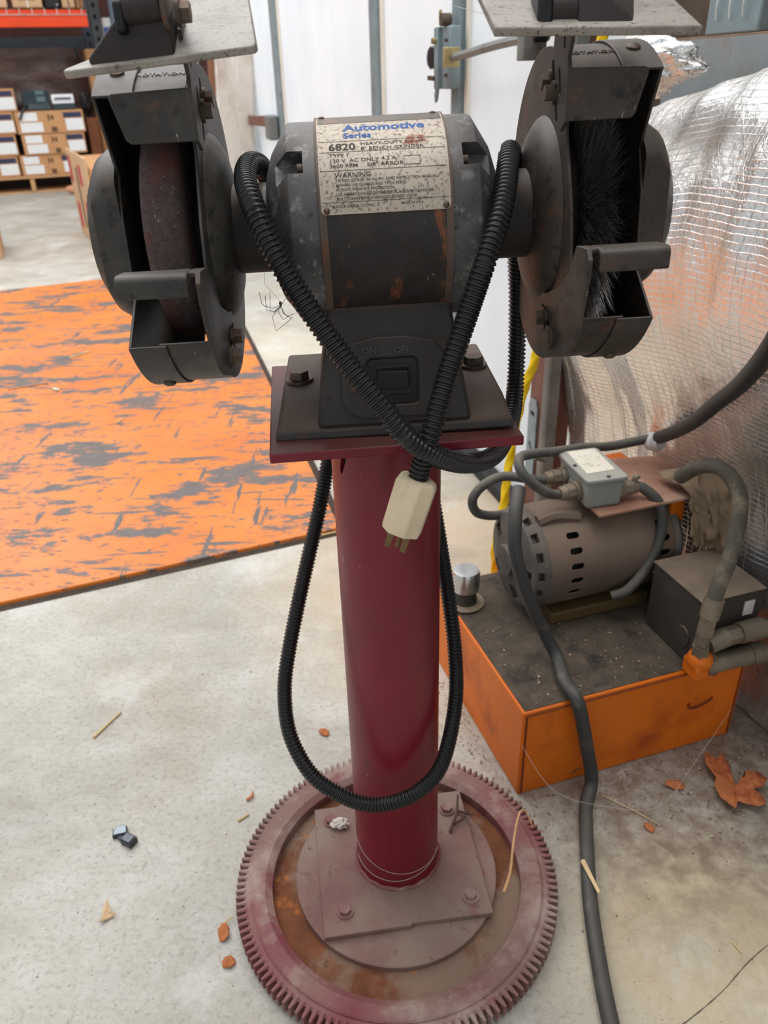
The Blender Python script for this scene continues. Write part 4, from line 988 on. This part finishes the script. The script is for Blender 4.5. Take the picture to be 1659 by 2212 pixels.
carton('carton', 'printed carton at the bottom of the right-hand stack on the pallet', -.005, .60, Z1, .372, .02, group=cg)
carton('carton', 'printed carton in the middle of the right-hand stack on the pallet', .062, .70, .372, .575, .0, group=cg)
carton('carton', 'printed carton under the desk telephone, top of the right-hand stack', .042, .727, .575, .79, -.01, group=cg)
carton('carton', 'printed carton at the bottom of the left-edge stack on the pallet', -.70, -.02, Z1, .375, .02, group=cg)
carton('carton', 'printed carton second from the bottom of the left-edge stack', -.68, .008, .375, .582, .01, group=cg)
carton('carton', 'printed carton third from the bottom of the left-edge stack', -.64, .034, .582, .79, .0, group=cg)
carton('carton', 'printed carton on top of the left-edge stack', -.60, .090, .792, 1.005, .0, group=cg)
# desk telephone and label box
tph = thing('desk_telephone', 'dark teal desk telephone lying on the top printed carton', 'telephone', K(.29, .14, .792), rz(22))
m_teal = mat('phone_teal', (48, 62, 68), .5, 0, .1, 20); m_btn = mat('phone_panel', (96, 116, 118), .5, 0, .15, 60)
MB().loft([(-.14, -.10, 0), (.14, -.10, 0), (.14, .10, 0), (-.14, .10, 0)], [(-.13, -.085, .06), (.13, -.085, .06), (.13, .09, .19), (-.13, .09, .19)]).build('phone_base', m_teal, tph, bevel=.012)
sl_ = Matrix.Rotation(R(36.6), 3, 'X')
for x, y, w, h in ((-.07, .035, .10, .08), (.05, .05, .09, .06), (.05, -.03, .09, .07), (-.07, -.05, .09, .05)):
    MB().box((x, y - .0, .1265 + (y) * .743), (w, h, .012), sl_).build('key_panel', m_btn if x > 0 else m_teal, tph, bevel=.004)
MB().tube([(-.10, -.105, .05), (-.13, -.15, .03), (-.17, -.166, -.02), (-.20, -.168, -.08)], .012, 8, 6).build('cord', m_black, tph)
lb = thing('label_tray', 'dark tray with a white printed strip beside the desk telephone', 'tray', K(.555, .12, .792), rz(22))
MB().box((0, 0, .03), (.22, .18, .06)).build('tray_body', m_teal, lb, bevel=.006)
MB().box((0, -.06, .10), (.22, .012, .09), Matrix.Rotation(R(-18), 3, 'X')).build('white_strip', m_wlabel, lb, bevel=.003)
MB().box((0, -.063, .07), (.21, .02, .03)).build('strip_holder', m_teal, lb, bevel=.003)
MB().box((0, -.0685, .104), (.17, .003, .02), Matrix.Rotation(R(-18), 3, 'X')).build('printed_mark', m_navy, lb)
bag = blob_pt((0, 0, .145), (.058, .09, .12), 8.2, .2, 2.0).build('black_bag', mat('bag_black', (40, 40, 42), .3, 0, .15, 10), smooth=180, recalc=False)
carton('brown_carton', 'plain dark brown carton right of the printed carton stack', .755, .875, .0005, .70, .12, .43, False, m_cardd)
bag.location = K(.812, .34, .702); tag(bag, 'crumpled black plastic bag on the dark brown carton', 'bag')
# big wrapped load behind
wl_ = thing('wrapped_pallet_load', 'large load in dark brown stretch wrap behind the printed cartons', 'wrapped load', K(.1, .97, 0), rz(22))
lw = MB().grid(lambda u, v: (-.95 + 1.7 * u, -.36 + .03 * noise.noise(Vector((u * 5, v * 9, 1))) + (.05 * (abs(u - .5) * 2) ** 8), 1.38 * v), 40, 40)
lw.build('stretch_wrap', mat('wrap_brown', (86, 68, 62), .28, 0, .2, 3, [((128, 104, 98), 3.2, .5, .7, 5, (.6, 1, 2)), ((40, 36, 36), 2.4, .52, .7, 5, (.4, 1, 3))], None, (14, .5, .02)), wl_, smooth=180, recalc=False)
MB().box((-.1, .02, .68), (1.68, .64, 1.36)).build('load_body', m_cardd, wl_, bevel=.02)
MB().box((-.1, -.30, 1.32), (1.68, .08, .11)).build('dark_band', mat('band_navy', (34, 40, 48), .5), wl_, bevel=.01)
# cartons on the wire deck
for (nm, lab, x0, x1, y0, h, mm) in (('carton', 'pale wrapped carton at the left end of the wire deck', -.25, .215, .06, .36, m_cardl), ('carton', 'plain tan carton with a centre tape seam on the wire deck', .262, .545, .06, .40, m_cardl), ('carton', 'tan carton right of the dark case on the wire deck', .735, .86, .08, .38, m_cardl), ('carton', 'shiny tan wrapped carton at the right end of the wire deck', .875, .945, .1, .4, m_card)):
    t = carton(nm, lab, x0, x1, 1.7085, 1.7085 + h, y0, .4, False, mm, 'cartons on the wire deck')
    MB().box((0, -.2016, h / 2), (.012, .002, h)).build('tape', m_wlabel if 'seam' in lab else m_tape, t)
    if 'seam' in lab:
        for k, ww in ((.065, .16), (.085, .09)): MB().box((0, -.2018, k), (ww, .002, .006)).build('printed_mark', m_tape, t)
dc = thing('dark_case', 'black case standing between tan cartons on the wire deck', 'case', K(.642, .3, 1.7085), rz(22))
MB().box((0, 0, .2), (.15, .36, .40)).build('case_body', m_dullblk, dc, bevel=.01)
for z in (.03, .09): MB().cyl((.045, -.182, z), (.045, -.186, z), .007, n=8).build('stud', m_wlabel, dc)
# goods right of the upright
carton('tall_carton', 'tall tan carton behind the rack upright', .98, 1.24, .0005, 1.352, .35, .3, False, m_cardl)
bw = carton('blue_white_box', 'blue and white printed product box between the rack uprights', 1.13, 1.235, 1.354, 1.64, .37, .2, False, m_wlabel)
MB().box((0, -.1015, .10), (.10, .002, .2)).build('printed_block', mat('print_blue', (74, 96, 170), .7, 0, .2, 20), bw)
carton('grey_top_carton', 'tan carton with a grey top left of the blue and white box', .885, .975, .0005, 1.35, .20, .26, False, m_card)
wbag = blob_pt((0, 0, .125), (.10, .1, .1), 2.2, .2, 2.0).build('white_bag', mat('bag_white', (214, 216, 216), .5), smooth=180, recalc=False)
carton('back_carton', 'brown carton under the white plastic bag behind the grinder shield', 1.27, 1.52, .0005, 1.44, .30, .3, False, m_cardd)
wbag.location = K(1.39, .45, 1.44); tag(wbag, 'white plastic bag behind the left eye shield', 'bag')
# flat carton with red print standing on the floor
fc_ = thing('flat_carton', 'long open-topped tan carton with red printed stripes on the floor behind the stone wheel', 'box', (-1.826, 5.46, 0), rz(24.5))
MB().box((.28, .60, .27), (.56, 1.2, .54)).build('carton_body', m_card, fc_, bevel=.006)
MB().box((-.012, .58, .30), (.014, 1.16, .60)).build('carton_flap', m_cardl, fc_, bevel=.004)
for (y0, y1, z0, z1) in ((.95, 1.1, .38, .56), (.35, .5, .40, .53), (.86, 1.02, .06, .24), (.28, .42, .22, .30)):
    MB().box((-.0205, (y0 + y1) / 2, (z0 + z1) / 2), (.002, y1 - y0, z1 - z0)).build('red_stripe', m_red, fc_)
for (y0, y1, z0, z1) in ((.1, .24, .2, .36), (.60, .68, .1, .5)):
    MB().box((-.0205, (y0 + y1) / 2, (z0 + z1) / 2), (.002, y1 - y0, z1 - z0)).build('printed_mark', m_tape, fc_)
MB().box((.14, -.0015, .12), (.16, .002, .16)).build('shipping_label', m_wlabel, fc_)
MB().box((.17, -.0015, .44), (.07, .002, .04)).build('printed_mark', m_tape, fc_)
ec = thing('edge_carton', 'carton corner at the left edge of the picture beyond the orange plate', 'box', (-2.51, 5.45, 0), rz(22))
MB().box((-.3, .25, .21), (.6, .5, .42)).build('carton_body', m_cardl, ec, bevel=.006)
MB().box((-.10, .1, .425), (.2, .2, .012)).build('paper_sheet', m_wlabel, ec)
# wrapped panels leaning beyond the door track
m_wrap = mat('clear_wrap', (208, 200, 190), .3, 0, .08, 3, [((168, 152, 138), 3, .5, .72, 6, (2, 1, .6)), ((236, 236, 234), 4, .58, .68, 5, (3, 1, .4))], None, (8, .6, .02), .6)
def panel(nm, lab, cx, cy, w, d, h, lean, mm, ang=12):
    t = thing(nm, lab, 'wrapped board', (cx, cy, 0), rz(ang) @ Matrix.Rotation(R(lean), 4, 'Y'))
    t['kind'] = 'thing'
    MB().box((0, 0, h / 2 + .012), (w, d, h)).build('panel_core', mm, t, bevel=.02, seg=3)
    MB().box((-w / 2 - .012, 0, h / 2 + .012), (.024, d * .98, h)).build('board_edge', mat('board_brown', (128, 84, 58), .8), t, bevel=.005)
    return t
panel('wrapped_slab', 'wide plastic-wrapped white slab leaning beside the dark door track', -1.06, 6.35, .26, .7, 1.5, 4, m_wrap)
panel('wrapped_slab', 'narrow plastic-wrapped slab leaning behind the wide wrapped one', -1.50, 6.95, .10, .7, 1.48, 6, m_wrap)
tag(MB().sphere((-3.18, 8.95, .05), .07, 12, 8, (1.5, .8, .6)).build('crumpled_paper', mat('paper_tan', (206, 146, 112), .85, 0, .2, 20), smooth=180), 'crumpled tan paper on the floor under the pallet edge', 'paper')

# ------------------------------------------------------------------ litter on the floor
m_leaf = mat('dry_leaf', (186, 112, 66), .75, 0, .25, 24, [((142, 70, 42), 30, .52, .68, 6, (1, 1, 1))], None, (200, .4, .001))
m_straw = mat('straw', (206, 180, 132), .7, 0, .1, 30)
def leaf(out, nm, lab, loc, ang, curl, m, thick=.0006):
    b = MB(); n = len(out)
    c = Vector((sum(p[0] for p in out) / n, sum(p[1] for p in out) / n, 0))
    def zz(p): r = (Vector((p[0], p[1], 0)) - c).length; return .003 + curl * r * (1 + .8 * noise.noise(Vector((p[0] * 60, p[1] * 60, .5)))) + curl * .02 * noise.noise(Vector((p[0] * 90, p[1] * 90, 3)))
    b.v = [Vector((c.x, c.y, .0025))]
    for f in (.5, 1.):
        for p in out:
            q = c.lerp(Vector((p[0], p[1], 0)), f); b.v.append(Vector((q.x, q.y, max(.0015, zz(q)))))
    for i in range(n):
        j = (i + 1) % n; b.f.append([0, 1 + i, 1 + j]); b.f.append([1 + i, 1 + n + i, 1 + n + j, 1 + j])
    o = b.build(nm, m, smooth=60); sl = o.modifiers.new('thick', 'SOLIDIFY'); sl.thickness = thick
    o.location = loc; o.rotation_euler = (0, 0, R(ang)); tag(o, lab, 'leaf'); return o
maple = [(-.004, .070), (.004, .050), (.016, .055), (.022, .038), (.010, .022), (.014, .006), (.030, .008), (.040, .022), (.056, .016), (.062, -.002), (.048, -.012), (.034, -.010), (.040, -.028), (.030, -.048), (.014, -.052), (.008, -.036), (-.008, -.034), (-.016, -.044), (-.028, -.022), (-.026, .002), (-.014, .016), (-.018, .044)]
leaf(maple, 'maple_leaf', 'large curled dry orange maple leaf on the floor right of the tank', (.530, .850, 0), 8, .30, m_leaf)
small = [(0, -.012), (.008, -.006), (.010, .006), (.004, .016), (-.004, .018), (-.010, .004), (-.007, -.010)]
leaf(small, 'leaf', 'small reddish leaf left of the maple leaf beside the tank', (.452, .862, 0), 80, .2, m_leaf)
leaf([(x * .6, y * .6) for x, y in small], 'leaf', 'tiny red leaf fragment on the floor right of the thick cable', (.3855, .783, 0), 40, .2, m_leaf)
leaf([(-.016, .003), (-.004, .006), (.005, .011), (.017, .013), (.009, .003), (.004, -.002), (.003, -.013), (-.003, -.006)], 'leaf', 'tan triangular leaf on bare concrete left of the flywheel base', (-.3975, .671, 0), 70, .3, mat('leaf_tan', (206, 176, 136), .75, 0, .15, 40))
leaf([(x * .8, y * .8) for x, y in small], 'leaf', 'curled brown leaf touching the left teeth of the flywheel base', (-.2320, .637, 0), 10, .5, m_leaf)
leaf([(x * .8, y * .6) for x, y in small], 'leaf', 'reddish leaf by the lower left teeth of the flywheel base', (-.2185, .600, 0), 120, .25, m_leaf)
leaf([(x * .8, y * 1.2) for x, y in small], 'leaf', 'pale green lichen-like leaf lying on the orange plate', (-1.2066, 2.777, .0122), 60, .2, mat('leaf_pale', (204, 208, 180), .75))
leaf([(x * .7, y * .7) for x, y in small], 'leaf', 'orange leaf behind the left rim of the flywheel base', (-.115, 1.0, 0), 60, .25, m_leaf)
def stick(p0, p1, r, nm, lab, m, cat='straw', bend=.0):
    p0, p1 = Vector(p0), Vector(p1); mid = (p0 + p1) / 2 + Vector((bend, -bend * .6, abs(bend) * .4))
    return tag(MB().tube([p0, p0.lerp(mid, .6), mid, mid.lerp(p1, .6), p1], r, 6, 3, rf=lambda t: 1 - .35 * t).build(nm, m), lab, cat)
stick((-.522, 1.007, .003), (-.4911, 1.0684, .003), .0026, 'straw', 'pale straw stalk on the concrete below the orange plate', m_straw)
stick((.2653, .7149, .026), (.2757, .6646, .026), .0036, 'wood_sliver', 'pale wood sliver lying across the thick floor cable', mat('sliver', (226, 196, 150), .7), 'wood sliver')
stick((.3296, .8477, .002), (.4018, .7885, .002), .0010, 'straw', 'thin straw right of the thick floor cable', m_straw, bend=.006)
stick((.4367, .607, .002), (.4424, .5914, .002), .0010, 'straw', 'short thin straw on the ochre floor stain', m_straw)
stick((-.2405, .8211, .002), (-.2255, .833, .002), .0020, 'twig', 'short tan twig left of the flywheel base', m_straw, 'twig')
stick((-.2328, .8596, .003), (-.2250, .8760, .003), .0024, 'twig', 'curled brown twig left of the flywheel base', m_leaf, 'twig', .004)
stick((-.2426, .6451, .003), (-.2240, .6611, .006), .0013, 'twig', 'thin twig leaning on the left teeth of the flywheel base', m_straw, 'twig')
stick((-.1950, 1.660, .004), (-.1180, 1.688, .004), .0035, 'straw', 'straw along the near right corner of the orange plate', m_straw)
stick((-1.29, 3.16, .0155), (-1.23, 3.24, .0155), .004, 'straw', 'pale straw on the orange plate under the tool rest', m_straw)
stick((-1.40, 2.80, .0150), (-1.27, 2.86, .0150), .004, 'straw', 'faint long straw on the far part of the orange plate', mat('straw_grey', (196, 150, 120), .7))
stick((-.886, 2.43, .0145), (-.872, 2.47, .0145), .003, 'straw', 'short straw in the middle of the orange plate', m_straw)
# grass blade on the flywheel, twigs and lint on the base
tag(MB().tube([(.146, .665, .0335), (.158, .690, .040), (.166, .72, .055), (.176, .752, .062), (.186, .775, .060), (.196, .78, .050), (.203, .765, .036)], .0016, 6, 6, rf=lambda t: 1.4 - .9 * t).build('grass_blade', mat('grass_dry', (206, 160, 112), .7)), 'dry bent grass blade on the right side of the flywheel base', 'grass blade')
for i, (a, b) in enumerate((((.082, .765, .032), (.098, .815, .052)), ((.095, .80, .034), (.118, .788, .040)), ((.088, .775, .034), (.112, .80, .036)))):
    stick(a, b, .0022, 'twig', ('upright dark twig behind the pole on the foot plate', 'forked dark twig behind the pole on the foot plate', 'crooked twig lying behind the pole on the foot plate')[i], mat('twig_dark', (84, 62, 54), .8), 'twig', .004)
lnt = blob_pt((-.0805, .783, .0365), (.011, .008, .005), 1.2, .5, 2.5).build('lint', mat('lint_white', (206, 198, 188), .9), smooth=60, recalc=False)
tag(lnt, 'white lint tuft on the left rear bolt of the foot plate', 'lint')
# black plastic clip in two pieces
m_clip = mat('clip_black', (44, 48, 54), .35, 0, .1, 40)
ck = thing('plastic_clip', 'broken black plastic clip lying on the concrete left of the base', 'clip', (-.400, .7885, 0), rz(-28))
MB().box((0, 0, .006), (.021, .016, .011)).build('clip_body', m_clip, ck, bevel=.0015)
MB().box((0, -.001, .0125), (.015, .012, .002)).build('clip_face', mat('clip_grey', (104, 110, 120), .4), ck, bevel=.0006)
MB().prism([(-.012, -.006), (-.024, -.002), (-.026, .006), (-.020, .003), (-.012, .004)], 'z', .001, .006).build('clip_tab', m_clip, ck, bevel=.0006)
cf = thing('plastic_chip', 'broken-off curved chip just behind the black plastic clip', 'plastic chip', (-.4185, .8065, 0), rz(20))
MB().prism([(-.012, -.008), (.010, -.010), (.011, .004), (.005, .009), (-.003, .009), (-.010, .003)], 'z', .0005, .008).build('chip_body', m_clip, cf, bevel=.001)
MB().prism([(-.010, -.006), (.008, -.008), (.009, .004), (.004, .007), (-.003, .007), (-.008, .002)], 'z', .008, .0088).build('chip_face', mat('clip_pale', (168, 182, 190), .4), cf)
# crumbs and bark debris that nobody could count
rnd = random.Random(11); db = MB()
def crumb(x, y, z, r):
    p = [Vector((rnd.gauss(0, r), rnd.gauss(0, r), abs(rnd.gauss(0, r * .5)))) + Vector((x, y, z)) for _ in range(4)]
    o = len(db.v); db.v += p; db.f += [[o, o + 1, o + 2], [o, o + 1, o + 3], [o + 1, o + 2, o + 3], [o, o + 2, o + 3]]
for k in range(1000):
    q = H(rnd.uniform(-.03, .45), -abs(rnd.gauss(0, .05)) - .006, 0); crumb(q.x, q.y, .001, rnd.uniform(.0004, .0016))
for k in range(350):
    q = H(-abs(rnd.gauss(0, .03)) - .006, rnd.uniform(-.02, .34), 0); crumb(q.x, q.y, .001, rnd.uniform(.0005, .0018))
for k in range(500):
    crumb(rnd.gauss(.53, .06), rnd.gauss(.85, .05), .001, rnd.uniform(.0005, .0018))
for k in range(500):
    x, y = rnd.uniform(-.7, .7), rnd.uniform(.4, 1.5)
    if math.hypot(x, y - .7046) > .235: crumb(x, y, .0005, rnd.uniform(.0004, .0014))
dbo = db.build('floor_debris', mat('debris', (122, 98, 78), .9, 0, .5, 90, [((206, 190, 166), 140, .52, .6, 3, (1, 1, 1))]), smooth=0, recalc=False)
dbo['kind'] = 'stuff'; tag(dbo, 'brown crumbs and bark dust scattered on the concrete', 'debris')
db = MB()
for k in range(420):
    q = H(rnd.uniform(.02, .39), rnd.uniform(.01, .2), 0); crumb(q.x, q.y, .1745, rnd.uniform(.0007, .002))
dto = db.build('tank_debris', mat('debris_tank', (128, 104, 84), .9, 0, .5, 90, [((220, 206, 184), 140, .56, .62, 3, (1, 1, 1))]), smooth=0, recalc=False)
dto['kind'] = 'stuff'; tag(dto, 'pale crumbs scattered on the dirty top of the orange tank', 'debris')
# cellar spider hanging by the motor, web strands
LG = [[(-.0893, .72, .8188), (-.097, .72, .8166), (-.104, .72, .8189), (-.1063, .72, .8214), (-.1077, .72, .8318)], [(-.0893, .72, .8184), (-.096, .72, .8125), (-.0993, .72, .8151), (-.0978, .72, .8322)], [(-.0893, .72, .8184), (-.0964, .725, .8121), (-.1043, .73, .8125), (-.1039, .73, .826)], [(-.0893, .72, .8184), (-.0973, .715, .81), (-.0944, .71, .7981), (-.0816, .71, .8073), (-.078, .71, .8108)], [(-.089, .72, .8177), (-.0928, .725, .812), (-.0893, .73, .803), (-.082, .73, .8073)], [(-.0887, .72, .8169), (-.0874, .72, .8118), (-.0845, .725, .8074), (-.0789, .725, .8094)], [(-.0887, .72, .8173), (-.0858, .715, .8125), (-.0804, .715, .8083)], [(-.0888, .72, .8190), (-.0850, .73, .823), (-.0800, .735, .8150)]]
spd = thing('spider', 'tiny long-legged cellar spider hanging in its web left of the motor', 'spider', (-.0893, .72, .8184))
m_sp = mat('spider_brown', (104, 84, 66), .7)
MB().sphere((-.0893, .72, .8185), .0011, 10, 8).sphere((-.0893, .7205, .8207), .0014, 10, 8, (1, 1, 1.5)).build('body', m_sp, spd, world=True)
for L in LG: MB().tube(L, .00026, 5, 1).build('leg', m_sp, spd, world=True)
m_web = mat('web', (196, 190, 182), .6)
tag(MB().tube([(-.0893, .721, .822), (-.0976, .722, .8329), (-.1025, .724, .8373), (-.1027, .73, .848)], .00016, 4, 1).build('web_strand', m_web), 'fine web thread holding the spider under the grinder neck', 'cobweb')
tag(MB().tube([H(.0, -.002, .11), Vector((.24, .80, .07)), Vector((.32, .79, .045)), Vector((.40, .80, .03)), Vector((.47, .86, .05)), Vector((.55, .93, .10))], .00024, 4, 5).build('web_strand', m_web), 'dusty web thread sagging across the front of the orange tank', 'cobweb')
tag(MB().tube([OG + Vector((.150, -.03, .140)), OG + Vector((.10, .4, .19))], .0003, 4, 8).build('web_strand', m_web), 'single taut web thread from the right guard towards the door latch', 'cobweb')

for i, (za, zb_, lab) in enumerate(((.085, .060, 'upper web thread wrapped round the foot of the maroon pole'), (.052, .062, 'lower web thread wrapped round the foot of the maroon pole'))):
    pts = [(.004 + .0582 * math.sin(t), .735 - .0582 * math.cos(t), za + (zb_ - za) * k / 8 - .010 * math.sin(PI * k / 8)) for k, t in enumerate([-1.3 + .32 * q for q in range(9)])]
    tag(MB().tube(pts, .00032, 4, 3).build('web_strand', m_web), lab, 'cobweb')
